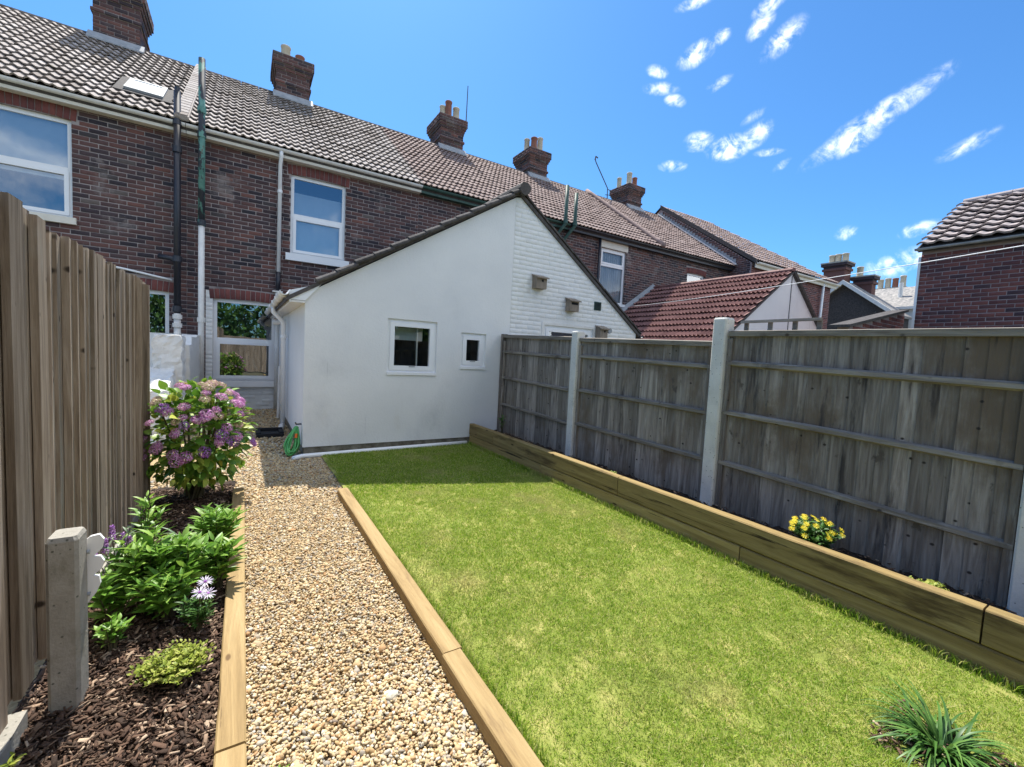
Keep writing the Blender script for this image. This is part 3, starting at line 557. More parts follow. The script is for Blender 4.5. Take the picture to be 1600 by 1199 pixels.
def terraced(X0, X1, label, openings, tm, wins, zmin=0.0, bx=None, limit=300, score=None, skip=None, nc=16, white=(), seed=1, fas=('upvc_old', 'upvc_old'), ridge_m='roof_dark'):
    root = empty('terraced_house', ((X0+X1)/2, HY, 0), label, 'house', 'terrace of brick houses')
    mb = MB(); wall_slab(mb, X0, X1, 0, EZ, openings, HY, HY+.24)
    mb.box(X0, X1, 20.6, 20.9, 0, EZ); mb.box(X0, X0+.1, HY+.24, 20.6, 0, EZ); mb.box(X1-.1, X1, HY+.24, 20.6, 0, EZ)
    wall = mb.build('wall', M['mortar'], root)
    b0, b1 = bx or (X0, X1)
    bricks(wall, M['brick'], (0, HY, 0), 0, b0+.003, b1-.003, zmin, EZ-.02, BL, BH, [*openings, *white, *[w for w in wins]], limit=limit, seed=seed, score=score)
    rf = MB(); rf.prism_x([(EY+.02, EZ-.02), (RY, RZ-.02), (2*RY-EY, EZ-.02), (2*RY-EY-.1, EZ-.1), (RY, RZ-.14), (EY+.12, EZ-.1)][::-1], X0+.002, X1-.002)
    roof = rf.build('roof', M['roof_dark'], root)
    tiles(roof, (X0+.01, EY-.02, EZ+.005), (1,0,0), EV, X1-X0-.02, SL, nc, 18, M[tm], skip=skip, seed=seed)
    n = 11; w = (X1-X0)/n
    for i in range(n):
        t = MB(); r = .12
        pts = [(RY + r*1.1*math.cos(a), RZ-.03 + r*math.sin(a)) for a in np.linspace(-.2, math.pi+.2, 8)]
        t.prism_x(pts, X0+i*w+.008, X0+(i+1)*w-.008); t.build('ridge_tile', M[ridge_m], roof)
    return root, wall, roof
near = lambda cx, cz: (lambda t: (t[0]+.14-cx)**2*.8 + (t[1]-cz)**2)

# --- left house
op = [(-4.13,-2.86,3.87,5.74), (-2.63,-1.37,.75,2.62)]
h1, w1, r1 = terraced(-6.4, -1.06, 'brick terraced house at far left with roof window and black soil pipe', op, 'tile', [(-4.22,-2.77,5.74,5.99), (-2.73,-1.27,2.62,2.86)],
    bx=(-4.6,-1.06), white=[(-2.8,-1.06,0,1.72)], seed=11, score=near(-2.0, 4.6), skip=lambda u, v: 4.15 < u < 4.9 and 1.1 < v < 2.15, limit=300)
soldiers(w1, -4.2, -2.79, 5.755, .22, 15, M['brick_red'], seed=2); soldiers(w1, -2.71, -1.29, 2.635, .22, 15, M['brick_red'], seed=3)
MB().box(-4.6, -1.065, HY-.005, HY-.001, 0, 1.72).build('painted_band', M['brick_white'], w1)
bricks(w1, M['brick_white'], (0, HY, 0), 0, -1.37, -1.065, 0, 1.72, BL, BH, seed=4)
def roller(w, a, b, c, d, y):
    MB().box(a, b, y, y+.012, c+(d-c)*.42, d-.05).build('blind_or_haze', M['blind_or_haze'], w)
    MB().box(a, b, y-.004, y+.016, c+(d-c)*.40, c+(d-c)*.42).build('blind_bar', M['upvc'], w)
window(h1, -4.13, -2.86, 3.87, 5.74, HY, 4.79, glassm=M['glass_mid'], blind_or_haze=roller, sill=(.06,.13,.08), sillm=M['cream'])
window(h1, -2.63, -1.37, .75, 2.62, HY, 1.64, sill=(.05,.12,.07), glassm=M['glass_low'])
fascia_of(h1, -6.4, -1.065, M['cream'], M['upvc_old'])
chimney(h1, -3.42, -2.47, 10.95, [(-3.2,16.6,.5,.14,'pot_buff'),(-2.75,16.6,.5,.14,'pot_red')], seed=1)
# roof window in the tiles
def on_roof(x, v, dz): 
    return Vector((x, EY, EZ)) + Vector(EV)*v + Vector((0, -EV[2], EV[1]))*dz
def roof_box(mb, x0, x1, v0, v1, a, b, mi=0):
    mb.hexa([on_roof(x0,v0,a),on_roof(x1,v0,a),on_roof(x1,v1,a),on_roof(x0,v1,a),on_roof(x0,v0,b),on_roof(x1,v0,b),on_roof(x1,v1,b),on_roof(x0,v1,b)], mi)
rw = MB(); va, vb, xa, xb = 1.2, 2.1, -2.2, -1.54
roof_box(rw, xa, xb, va, va+.09, .02, .125); roof_box(rw, xa, xb, vb-.09, vb, .02, .125); roof_box(rw, xa, xa+.09, va+.09, vb-.09, .02, .125); roof_box(rw, xb-.09, xb, va+.09, vb-.09, .02, .125)
rwo = rw.build('roof_window', M['lead'], r1); fk = MB(); roof_box(fk, xa-.16, xb+.16, va-.16, vb+.16, .05, .078); fk.build('flashing', M['roof_dark'], rwo); g = MB(); roof_box(g, xa+.09, xb-.09, va+.09, vb-.09, .06, .112); g.build('pane', M['upvc'], rwo)
# verge strip over the party wall
vs = MB(); roof_box(vs, -1.24, -1.0, 0, SL, .06, .15); vso = vs.build('party_strip', M['tile'], r1)
for k in range(26):
    t = MB(); roof_box(t, -1.22, -1.02, k*SL/26+.02, (k+1)*SL/26-.03, .145, .175); t.build('strip_tile', M['tile'], vso)
def pipe(house, pts, r, m, name='downpipe', n=12): return MB().tube(pts, r, n).build(name, M[m], house, smooth=True)
def collar(p, x, y, z, r, m, h=.08): MB().tube([(x,y,z-h/2),(x,y,z+h/2)], r, 12).build('collar', M[m], p)
bp = pipe(h1, [(-1.2,11.72,2.15),(-1.2,11.72,6.72)], .062, 'black_pipe', 'soil_pipe')
MB().tube([(-1.2,11.72,6.72),(-1.2,11.72,6.8)], .045, 10).build('cowl', M['black_pipe'], bp)
for z in (2.25, 3.3, 5.55, 6.1): collar(bp, -1.2, 11.72, z, .082, 'black_pipe', .12)
MB().tube([(-1.2,11.72,3.22),(-1.3,11.74,3.3),(-1.52,11.8,3.33)], .055, 10).build('branch', M['black_pipe'], bp, smooth=True)
lp = pipe(h1, [(-1.2,11.72,.0),(-1.2,11.72,2.15)], .062, 'upvc_old', 'lower_pipe'); 
for z in (1.9, 2.08): collar(lp, -1.2, 11.72, z, .085, 'upvc_old', .09)
MB().tube([(-2.9,11.95,3.09),(-2.12,11.95,3.0),(-1.5,11.95,2.9),(-1.31,11.95,2.87)], .022, 8).build('waste_pipe', M['upvc'], h1, smooth=True)

# --- the house of this garden
op = [(.95,2.207,3.82,5.71), (-.585,.66,.70,2.575)]
h2, w2, r2 = terraced(-1.06, 4.13, 'brick terraced house with tall green and white soil pipe and white gutter', op, 'tile', [(.86,2.30,5.71,5.96), (-.66,.735,2.575,2.83)],
    white=[(-.72,-.585,0,2.74), (-.72,.745,0,.70), (.66,.745,0,2.575)], seed=21, score=near(.6, 4.4), limit=300)
soldiers(w2, .88, 2.28, 5.725, .22, 14, M['brick_red'], seed=5); soldiers(w2, -.65, .73, 2.59, .22, 14, M['brick_red'], seed=6)
pb = MB(); pb.box(-.72, -.588, HY-.005, HY-.001, 0, 2.74); pb.box(-.585, .736, HY-.005, HY-.001, 0, .69); pb.box(.663, .736, HY-.005, HY-.001, .70, 2.57); pb.build('painted_band', M['brick_white'], w2)
bricks(w2, M['brick_white'], (0, HY, 0), 0, -.72, -.59, .0, 2.74, BL, BH, seed=7); bricks(w2, M['brick_white'], (0, HY, 0), 0, -.585, .736, .0, .66, BL, BH, seed=8)
window(h2, .95, 2.207, 3.82, 5.71, HY, 4.75, sill=(.1,.17,.09), glassm=M['glass_mid'], blind_or_haze=lambda w, a, b, c, d, y: MB().box(a, b, y, y+.012, c+.08, c+(d-c)*.8).build('blind_or_haze', M['blind_or_haze'], w))  # added pale sheet, stands in for the hazy cloud reflection in the pane
window(h2, -.585, .66, .70, 2.575, HY, 1.647, sill=(.05,.14,.09), glassm=M['glass_low'])
fascia_of(h2, -1.055, 4.13, M['cream'], M['upvc_old'])
chimney(h2, .83, 1.77, 10.70, [(1.11,16.75,.5,.155,'pot_buff'),(1.53,16.75,.34,.15,'pot_red')], seed=2)
gp = pipe(h2, [(-.78,11.66,4.1),(-.78,11.66,7.5)], .062, 'green_pipe', 'soil_pipe')
for z in (4.12, 5.95, 6.45): collar(gp, -.78, 11.66, z, .08, 'green_pipe', .12)
wp = pipe(h2, [(-.78,11.66,0),(-.78,11.66,4.1)], .058, 'upvc_old', 'lower_pipe')
for z in (2.05, .6): collar(wp, -.78, 11.66, z, .075, 'upvc_old', .1)
dp = pipe(h2, [(.72,11.74,6.06),(.72,11.74,5.95),(.71,11.9,5.8),(.705,11.9,3.32)], .042, 'upvc', 'downpipe')
collar(dp, .71, 11.9, 5.2, .055, 'upvc', .06)
d2 = pipe(h2, [(.7,11.9,3.32),(.7,11.9,2.86)], .05, 'black_pipe', 'lower_pipe'); MB().box(.58,.8,11.84,11.96,2.84,2.87).build('clip', M['upvc_old'], d2)
pipe(h2, [(.69,11.9,2.85),(.69,11.9,.0)], .05, 'upvc_old', 'lower_pipe')

# --- third house, mostly behind the white extension
h3, w3, r3 = terraced(4.13, 9.3, 'brick terraced house behind white gable with two green vent pipes', [], 'tile_brown', [], zmin=2.4, seed=31, score=near(8.6, 5.2))
fascia_of(h3, 4.135, 9.3, M['green_gutter'], M['green_gutter'])
chimney(h3, 6.36, 7.29, 10.66, [(6.55,16.6,.42,.13,'pot_buff'),(6.75,16.5,.62,.14,'pot_red'),(7.1,16.55,.5,.14,'pot_buff'),(6.85,17.0,.4,.13,'pot_buff')], seed=3)
for x, zt in ((9.02, 7.28), (9.42, 7.12)):
    p = pipe(h3, [(x-.16,11.93,4.0),(x-.16,11.93,5.65),(x,11.6,6.05),(x,11.6,zt)], .062, 'green_gutter', 'vent_pipe'); collar(p, x, 11.6, 6.12, .08, 'green_gutter', .14)
# --- fourth house
op = [(11.05,12.33,3.75,5.72)]
h4, w4, r4 = terraced(9.3, 13.95, 'brick terraced house with tall white window under a cream arch', op, 'tile_brown', [(11.0,12.38,5.72,5.98)], zmin=2.4, seed=41, nc=14, score=near(11, 5))
fascia_of(h4, 9.3, 13.95, M['black_pipe'], M['black_pipe'])
MB().box(11.0, 12.38, HY-.03, HY+.02, 5.72, 5.97).build('lintel', M['cream'], h4)
def nets(w, a, b, c, d, y):
    mb = MB(); n = 40
    for i in range(n):
        x0, x1 = a+(b-a)*i/n, a+(b-a)*(i+1)/n; o0, o1 = .02*math.sin(i*1.7), .02*math.sin((i+1)*1.7)
        mb.add([(x0,y+o0,c),(x1,y+o1,c),(x1,y+o1,d),(x0,y+o0,d)], [(0,1,2,3)])
    mb.build('curtain', M['net'], w, smooth=True)
window(h4, 11.05, 12.33, 3.75, 5.72, HY, 5.12, sash='upper', blind_or_haze=nets, glassm=M['glass_dark'], sill=(.04,.1,.06))
pipe(h4, [(10.86,11.88,3.0),(10.86,11.88,5.95)], .05, 'black_pipe', 'downpipe')
chimney(h4, 10.48, 11.4, 10.60, [(10.62,16.75,.5,.13,'pot_buff'),(10.8,16.45,.5,.15,'pot_red'),(11.15,16.5,.6,.14,'pot_buff')], seed=4)
rl = MB(); rl.tube([on_roof(13.95, v, .13) for v in np.linspace(-.03, SL, 14)], .1, 8); rl.build('verge_roll', M['tile_brown'], r4, smooth=True)
# --- fifth house
op = [(16.0,17.2,3.6,5.5)]
h5, w5, r5 = terraced(13.955, 18.93, 'brick terraced house at the far end of the row with arched window', op, 'tile_brown', [(15.9,17.3,5.5,5.76)], zmin=2.4, seed=51, nc=15, score=near(16, 5.4))
fascia_of(h5, 13.96, 18.93, M['black_pipe'], M['black_pipe'])
soldiers(w5, 15.92, 17.28, 5.515, .22, 14, M['brick_red'], seed=9)
window(h5, 16.0, 17.2, 3.6, 5.5, HY, 4.6, sill=(.04,.1,.06))
chimney(h5, 16.52, 17.46, 10.57, [(16.7,17.1,.5,.13,'pot_buff'),(16.85,16.55,.62,.15,'pot_buff'),(17.3,16.6,.5,.14,'pot_red')], seed=5)

# --- taller house beyond the end of the row
h6 = empty('end_house', (22.9, 11, 0), 'taller brick house beyond the row with white eaves and dark side wall', 'house')
FY, FZ, PY, PZ, X6, X7 = 10.76, 6.24, 16.15, 9.92, 18.95, 26.9
mb = MB(); mb.prism_x([(FY+.2,0),(21.4,0),(21.4,FZ),(PY,PZ-.12),(FY+.2,FZ-.02)], X6, X6+.2); mb.box(X6+.2, X7-.35, FY+.2, FY+.4, 0, FZ-.04); mb.box(X7-.55, X7-.35, FY+.4, 21, 0, FZ-.1)
mb.box(X6+.2, X7-.35, 21.2, 21.4, 0, FZ-.1)
w6 = mb.build('wall', M['mortar_far'], h6)
s6 = (PZ-FZ)/(PY-FY)
def clip6(zb, a, b):   # local u runs from Y=17 towards the garden
    ymin = max(FY+.2, FY+.15+(zb-FZ)/s6 if zb > FZ-.1 else FY+.2); return (.9, 17-ymin-.05)
bricks(w6, M['brick'], (X6, 17, 0), -math.pi/2, 0, 17-FY-.2, 4.6, PZ-.2, BL, BH, clip=clip6, limit=0, seed=61)
bricks(w6, M['brick_far'], (0, FY+.2, 0), 0, X6+.02, X7-.35, 3.0, FZ-.1, BL, BH, limit=0, seed=62)
rf = MB(); sl6 = math.hypot(PY-FY, PZ-FZ); ev6 = (0, (PY-FY)/sl6, (PZ-FZ)/sl6)
rf.add([(X6-.05,FY,FZ),(X7,FY,FZ),(X7-3.6,PY,PZ-.9),(X6-.05,PY,PZ),(X6-.05,21.5,FZ),(X7,21.5,FZ)], [(0,1,2,3),(3,2,5,4),(1,5,2)])
r6 = rf.build('roof', M['roof_dark'], h6)
MB().add([on for on in []], []) 
def plane6(u, v):   # ridge falls a little towards the hip
    return Vector((X6, FY, FZ)) + Vector((u, 0, 0)) + Vector(ev6)*v
tiles(r6, (X6-.03, FY-.02, FZ+.02), (1,0,-.0), ev6, X7-X6, sl6, 21, 14, M['tile_brown'], seed=63, skip=lambda u, v: v > sl6*(1-.0*u) or (X7-X6-u)*1.62 < v)
vb = MB(); vb.hexa([(X6-.07,FY-.03,FZ-.1),(X6+.04,FY-.03,FZ-.1),(X6+.04,PY,PZ-.1),(X6-.07,PY,PZ-.1),(X6-.07,FY-.03,FZ+.1),(X6+.04,FY-.03,FZ+.1),(X6+.04,PY,PZ+.1),(X6-.07,PY,PZ+.1)]); vb.build('verge', M['roof_dark'], h6)
MB().box(X6+.02, X7-.1, FY+.02, FY+.06, FZ-.26, FZ-.02).build('fascia', M['cream'], h6); gutter(h6, (X6+.02, FY-.05, FZ-.04), (X7, FY-.05, FZ-.04), .08, M['upvc_old'])
pipe(h6, [(25.4,FY+.05,FZ-.1),(25.4,FY+.12,2.0)], .06, 'upvc', 'downpipe')
# white edge and lead steps where the fifth roof meets the taller wall
e = MB(); roof_box(e, 18.80, 18.91, -.02, SL-.2, .12, .17); e.build('flashing', M['white_lead'], h6)
for k in range(28):
    v = .1 + k*(SL-.4)/28; a = on_roof(18.93, v, .16); t = MB(); t.box(18.925, 18.945, a.y, a.y+.15, a.z, a.z+.2); t.build('lead_step', M['lead'], h6)

# ------------------------------------------------------------------ rear extensions
XY = 6.78
def slope_slab(mb, xa, za, xb, zb, y0, y1, th, mi=0):
    mb.hexa([(xa,y0,za-th),(xb,y0,zb-th),(xb,y1,zb-th),(xa,y1,za-th),(xa,y0,za),(xb,y0,zb),(xb,y1,zb),(xa,y1,za)], mi)
ext = empty('rear_extension', (2.4, 9.3, 0), 'white rendered single-storey extension with two small windows and sloping roof', 'extension')
A0, A1 = .737, 4.13; zl = lambda x: 2.35 + (x-.737)*.618
WIN = [(1.912,2.728,1.262,2.10), (3.17,3.65,1.385,1.965)]
mb = MB(); wall_slab(mb, A0, A1, .145, 2.3, WIN, XY, XY+.2)
mb.prism_y([(A0,2.3),(A1,2.3),(A1,zl(A1)-.01),(A0,zl(A0)-.01)], XY, XY+.2); mb.box(A0, A0+.2, XY+.2, 11.98, .145, 2.34)
mb.build('wall', M['render'], ext)
MB().box(A0+.02, A1, XY+.018, XY+.22, -.02, .145).build('plinth', M['plinth'], ext); MB().box(A0+.018, A0+.2, XY+.22, 11.97, -.02, .145).build('plinth', M['plinth'], ext)
for (a, b, c, d), bl in zip(WIN, (1, 0)):
    w = window(ext, a, b, c, d, XY, None, recess=.035, fr=.06, sash='all', glassm=M['glass_dark'], sill=(.0,.0,.0) if False else None)
    MB().box(a-.004, b+.004, XY-.018, XY+.05, c-.045, c-.002).build('sill', M['upvc'], w)
    MB().box((a+b)/2-.05, (a+b)/2+.05, XY+.012, XY+.018, c+.085, c+.1).build('handle', M['lead'], w)
    MB().box(a+.14, b-.14, XY+.3, XY+.31, d-.32, d-.02).build('blind_or_haze', M['blind_or_haze'], w) if bl else None
    if bl: MB().box(2.43, 2.45, XY+.14, XY+.16, c+.1, d-.1).build('blind_cord', M['upvc'], w)
rf = MB(); slope_slab(rf, .50, zl(.50)+.07, 4.2, zl(4.2)+.07, XY-.05, 11.95, .06); er = rf.build('roof', M['roof_dark'], ext)
d = Vector((1,0,.618)).normalized(); nrm = Vector((-.618,0,1)).normalized()
n = 13; L0 = (4.24-.9)/n/d.x
for i in range(n):
    p = Vector((.88+(i)*(4.26-.88)/n, XY-.06, 0)); p.z = zl(p.x)+.075
    q = p + d*(L0*1.06); t = MB(); j = random.uniform(-.012, .012)
    pts = [Vector((0,0,0)) + Vector((0,1,0))*(.075*math.cos(a)) + nrm*(.045*math.sin(a)+.0) for a in np.linspace(-.9, math.pi+.9, 9)]
    vs_ = [p+o+nrm*(.018+j) for o in pts] + [q+o*.9+nrm*(-.004+j) for o in pts]; m_ = len(pts)
    t.add(vs_, [(k, k+1, m_+k+1, m_+k) for k in range(m_-1)] + [tuple(range(m_-1,-1,-1)), tuple(range(m_, 2*m_))]); t.build('verge_tile', M['roof_dark'], er)
MB().tube([(4.22,XY-.16,zl(4.22)+.07),(4.24,XY+.2,zl(4.24)+.08),(4.24,11.9,zl(4.24)+.08)], [.11,.115,.115], 12).build('ridge_tile', M['roof_dark'], er)
# eaves on the path side
MB().box(.56, .735, XY-.03, 11.9, 2.205, 2.235).build('soffit', M['upvc_old'], ext); MB().box(.535, .558, XY-.03, 11.9, 2.205, 2.37).build('fascia', M['upvc'], ext)
MB().prism_y([(.56,2.24),(.735,2.24),(.95,2.50),(.56,2.37)][::1], XY-.035, XY-.004).build('box_end', M['upvc'], ext)
eg = gutter(ext, (.475, XY-.08, 2.345), (.475, 11.7, 2.33), .06, M['upvc'])
for y in (6.9, 7.7, 8.5, 9.4, 10.5):
    MB().tube([(.475+.066*math.cos(a), y, 2.345+.066*math.sin(a)) for a in np.linspace(math.pi, 2*math.pi, 9)], .012, 6).build('bracket', M['upvc'], eg)
dp = pipe(ext, [(.475,9.2,2.29),(.475,9.2,2.2),(.64,9.25,2.02),(.65,9.25,.05)], .045, 'upvc', 'downpipe'); collar(dp, .65, 9.25, 1.75, .058, 'upvc', .05)
MB().tube([(.65,9.25,.07),(.62,9.1,.05),(.58,8.9,.03)], .05, 10).build('shoe', M['upvc_old'], dp, smooth=True)
MB().tube([(.64,10.3,.05),(.66,10.3,1.15)], .028, 8).build('waste_pipe', M['upvc_old'], ext)
MB().tube([(.735,9.9,2.05),(.5,9.9,2.03)], .045, 8).build('overflow_pipe', M['upvc_old'], ext)

# neighbour's half of the gable, painted brick
nx = empty('rear_extension', (5.8, 9.3, 0), 'white painted brick half gable with bird boxes joining the rendered wall', 'extension')
zr_ = lambda x: 4.46 if x < 4.26 else 4.46 - (x-4.26)*.70
NW = [(4.845,6.205,1.0,2.286)]
mb = MB(); wall_slab(mb, 4.135, 7.42, 0, 2.26, NW, XY+.004, XY+.2); wall_slab(mb, 4.135, 7.42, 2.26, 2.30, NW, XY+.004, XY+.2)
mb.prism_y([(4.135,2.30),(7.36,2.30),(4.26,4.46),(4.135,4.44)], XY+.004, XY+.2); nwall = mb.build('wall', M['brick_white'], nx)
bricks(nwall, M['brick_white'], (0, XY+.004, 0), 0, 4.137, 7.40, 1.62, 4.45, .262, .083, [(4.82,6.23,0,2.31),(6.14,6.33,2.63,2.81)], clip=lambda zb, a, b: (a, min(b, 4.26+(4.46-zb)/.70-.01)), joint=.007, proud=.0012, jit=.22, depth=.02, limit=300, seed=71)
w = window(nx, 4.90, 6.15, 1.0, 2.24, XY, None, recess=.02, fr=.07, sash='all', glassm=M['glass_low'])
fr_ = MB(); fr_.box(4.845,6.205,XY-.012,XY+.02,2.235,2.286); fr_.box(4.845,4.90,XY-.012,XY+.02,1.0,2.235); fr_.box(6.15,6.205,XY-.012,XY+.02,1.0,2.235); fr_.build('surround', M['upvc_old'], w)
ve = MB(); ve.box(6.14,6.33,XY-.006,XY+.02,2.635,2.81); veo = ve.build('vent_grille', M['green_gutter'], nx)
for k in range(6): MB().box(6.155,6.315,XY-.016,XY-.006,2.65+k*.026,2.662+k*.026).build('slat', M['dark'], veo)
rf = MB(); slope_slab(rf, 4.22, 4.54, 7.56, 4.54-3.34*.70, XY-.03, 11.95, .07); nr = rf.build('roof', M['roof_dark'], nx)
for i in range(11):
    a = 4.3+i*.296; t = MB(); slope_slab(t, a, 4.50-(a-4.26)*.70+.075, a+.285, 4.50-(a+.285-4.26)*.70+.06, XY-.05, XY+.2, .035); t.build('verge_tile', M['roof_dark'], nr)
gutter(nx, (7.56, XY-.05, 2.2), (7.56, 11.7, 2.2), .06, M['black_pipe'])

# red tiled extension two gardens along
rx = empty('rear_extension', (13.5, 9.3, 0), 'white gabled extension with red tiled roof beyond the fence', 'extension')
RX, RZ2, RS = 13.89, 4.52, .676
mb = MB(); mb.prism_y([(9.9,0),(17.6,0),(17.6,RZ2-(17.6-RX)*.79-.03),(RX,RZ2-.03),(9.9,RZ2-(RX-9.9)*RS-.03)], XY, XY+.2); mb.box(9.9,10.1,XY+.2,11.98,0,1.8); mb.box(17.4,17.6,XY+.2,11.98,0,1.5); mb.build('wall', M['render'], rx)
MB().box(13.9, 13.925, XY-.015, XY-.001, 1.9, 4.4).build('cable', M['metal'], rx)
rf = MB(); slope_slab(rf, 9.5, RZ2-(RX-9.5)*RS, RX, RZ2, XY-.04, 11.96, .06); slope_slab(rf, RX, RZ2, 17.9, RZ2-(17.9-RX)*.79, XY-.04, 11.96, .06); rr = rf.build('roof', M['roof_dark'], rx)
sl = math.hypot(RX-9.5, (RX-9.5)*RS); tiles(rr, (9.5, 11.94, RZ2-(RX-9.5)*RS), (0,-1,0), (1,0,RS), 11.94-XY+.05, sl, 20, 15, M['tile_red'], seed=72, hgt=.045, lift=.085)
for i in range(14):
    t = MB(); y = 11.9-i*.37; pts = [(RX+.12*math.cos(a), RZ2+.03+.09*math.sin(a)) for a in np.linspace(-.2, math.pi+.2, 8)]; t.prism_y(pts[::-1], y-.36, y); t.build('ridge_tile', M['tile_red'], rr)
MB().tube([(17.9,XY-.04,RZ2-(17.9-RX)*.79),(RX+.05,XY-.04,RZ2)], .06, 6).build('verge', M['roof_dark'], rr)
fl = MB(); fl.hexa([(9.6,11.8,1.72),(RX,11.8,RZ2+.06),(RX,11.98,RZ2+.06),(9.6,11.98,1.72),(9.6,11.8,1.76),(RX,11.8,RZ2+.1),(RX,11.98,RZ2+.22),(9.6,11.98,1.88)]); fl.build('flashing', M['lead'], rr)

# ------------------------------------------------------------------ buildings at the right and far away
rh = empty('brick_house', (16.5, 0, 0), 'dark red brick house with grey tiled roof at the right edge', 'house')
mb = MB(); mb.box(14.0, 14.25, -5, 3.9, 0, 4.66); mb.prism_y([(14.25,0),(19.3,0),(19.3,4.66),(16.75,6.2),(14.25,4.66)], 3.65, 3.9); rw_ = mb.build('wall', M['mortar_far'], rh)
bricks(rw_, M['brick_far'], (14.0, 3.9, 0), -math.pi/2, 0, 7.0, 1.8, 4.64, .27, .092, limit=300, seed=81, score=lambda t: t[0])
bricks(rw_, M['brick_far'], (0, 3.9, 0), math.pi, -19, -14.0, 1.8, 4.64, .27, .092, limit=0, seed=82)
rf = MB(); slope_slab(rf, 13.86, 4.70, 16.75, 6.36, -5.1, 3.96, .08); slope_slab(rf, 16.75, 6.36, 19.6, 4.7, -5.1, 3.96, .08); rr = rf.build('roof', M['roof_dark'], rh)
tiles(rr, (13.84, 3.97, 4.71), (0,-1,0), (2.89,0,1.66), 7.4, math.hypot(2.89,1.66), 24, 9, M['tile_grey'], seed=83, hgt=.045, lift=.095, rolls=1)
gutter(rh, (13.80, -5, 4.67), (13.80, 3.98, 4.67), .05, M['lead']); MB().box(13.87, 13.90, -5, 3.94, 4.60, 4.70).build('fascia', M['roof_dark'], rh)
MB().box(13.985, 14.03, 3.9, 3.95, 1.5, 4.5).build('corner_trim', M['upvc'], rh)
for k in range(12):
    t = MB(); y = 3.9-k*.45; pts = [(16.75+.13*math.cos(a), 6.4+.1*math.sin(a)) for a in np.linspace(-.2, math.pi+.2, 8)]; t.prism_y(pts[::-1], y-.44, y); t.build('ridge_tile', M['tile_grey'], rr)
lt = empty('outbuilding', (12.6, 4.2, 0), 'low red brick wall with sloping coping beside the dark brick house', 'outbuilding')
mb = MB(); mb.prism_y([(10.9,0),(13.98,0),(13.98,3.17),(10.9,2.58)], 4.1, 4.3); lw = mb.build('wall', M['mortar_far'], lt)
bricks(lw, M['brick_far'], (0, 4.1, 0), 0, 10.9, 13.97, 1.8, 3.2, .27, .092, clip=lambda zb, a, b: (max(a, 10.9+(zb-2.58)/.1916+.05), b), limit=0, seed=84)
cp = MB(); slope_slab(cp, 10.75, 2.62, 13.97, 3.24, 4.02, 4.4, .06); cp.build('coping', M['roof_dark'], lt)

fh = empty('far_house', (37, 13, 0), 'distant white walled house with mottled slate roof beyond the gardens', 'house')
MB().box(35, 41, 3, 22, 0, 5.85).build('wall', M['render'], fh)
rf = MB(); rf.prism_y([(34.7,5.8),(38,7.55),(41.3,5.8)], 2.8, 22.2); fr0 = rf.build('roof', M['slate'], fh)
MB().box(34.66,34.72,2.8,22.2,5.68,5.84).build('fascia', M['upvc_old'], fh)
wl_ = MB(); wl_.tube([(34.9,12.0,5.3),(34.98,12.0,5.3)], .22, 12); wl_.build('wall_lamp', M['pot_buff'], fh)
MB().tube([(36.4,11.0,6.4),(36.4,11.0,7.6)], .12, 8).build('vent_pipe', M['upvc_old'], fh)
def far_chimney(parent, x0, x1, y0, y1, zb, zt, pots, m='brick_far'):
    mb = MB(); mb.box(x0, x1, y0, y1, zb, zt-.5); mb.box(x0-.08, x1+.08, y0-.08, y1+.08, zt-.5, zt-.35); mb.box(x0-.02, x1+.02, y0-.02, y1+.02, zt-.35, zt-.2); mb.box(x0-.14, x1+.14, y0-.14, y1+.14, zt-.2, zt)
    c = mb.build('chimney', M[m], parent); MB().box(x0-.16, x1+.16, y0-.16, y1+.16, zt-.03, zt+.05).build('flaunching', M['cement'], c)
    for y, h, pm in pots: pot(c, (x0+x1)/2, y, zt, h, .2, M[pm])
far_chimney(fh, 41.6, 42.4, 12.4, 14.1, 5, 8.1, [(12.6,.95,'pot_buff'),(13.05,.8,'pot_red'),(13.5,.85,'pot_buff'),(13.95,.8,'pot_buff')])
gh = empty('far_house', (33, 13, 0), 'distant dark house with white bargeboard and tall chimney stacks', 'house')
mb = MB(); mb.prism_x([(9.8,0),(15.2,0),(15.2,5.1),(12.5,7.2),(9.8,5.1)], 32.2, 34.2); mb.build('wall', M['roof_dark'], gh)
rf = MB(); rf.prism_x([(9.7,5.1),(12.5,7.32),(15.3,5.1),(15.3,4.95),(12.5,7.16),(9.7,4.95)], 31.9, 34.4); rf.build('roof', M['slate'], gh)
for s in (-1, 1):
    mb = MB(); mb.hexa([(31.8,12.5,7.1),(31.9,12.5,7.1),(31.9,12.5+s*2.85,4.85),(31.8,12.5+s*2.85,4.85),(31.8,12.5,7.36),(31.9,12.5,7.36),(31.9,12.5+s*2.85,5.1),(31.8,12.5+s*2.85,5.1)]); mb.build('bargeboard', M['upvc_old'], gh)
far_chimney(gh, 32.6, 33.5, 12.75, 13.95, 5, 8.65, [(12.95,.62,'pot_buff'),(13.35,.62,'pot_buff'),(13.7,.6,'pot_buff')], 'brick')
far_chimney(gh, 33.6, 34.2, 11.6, 12.6, 5, 7.75, [(12.4,.7,'pot_buff')], 'brick')

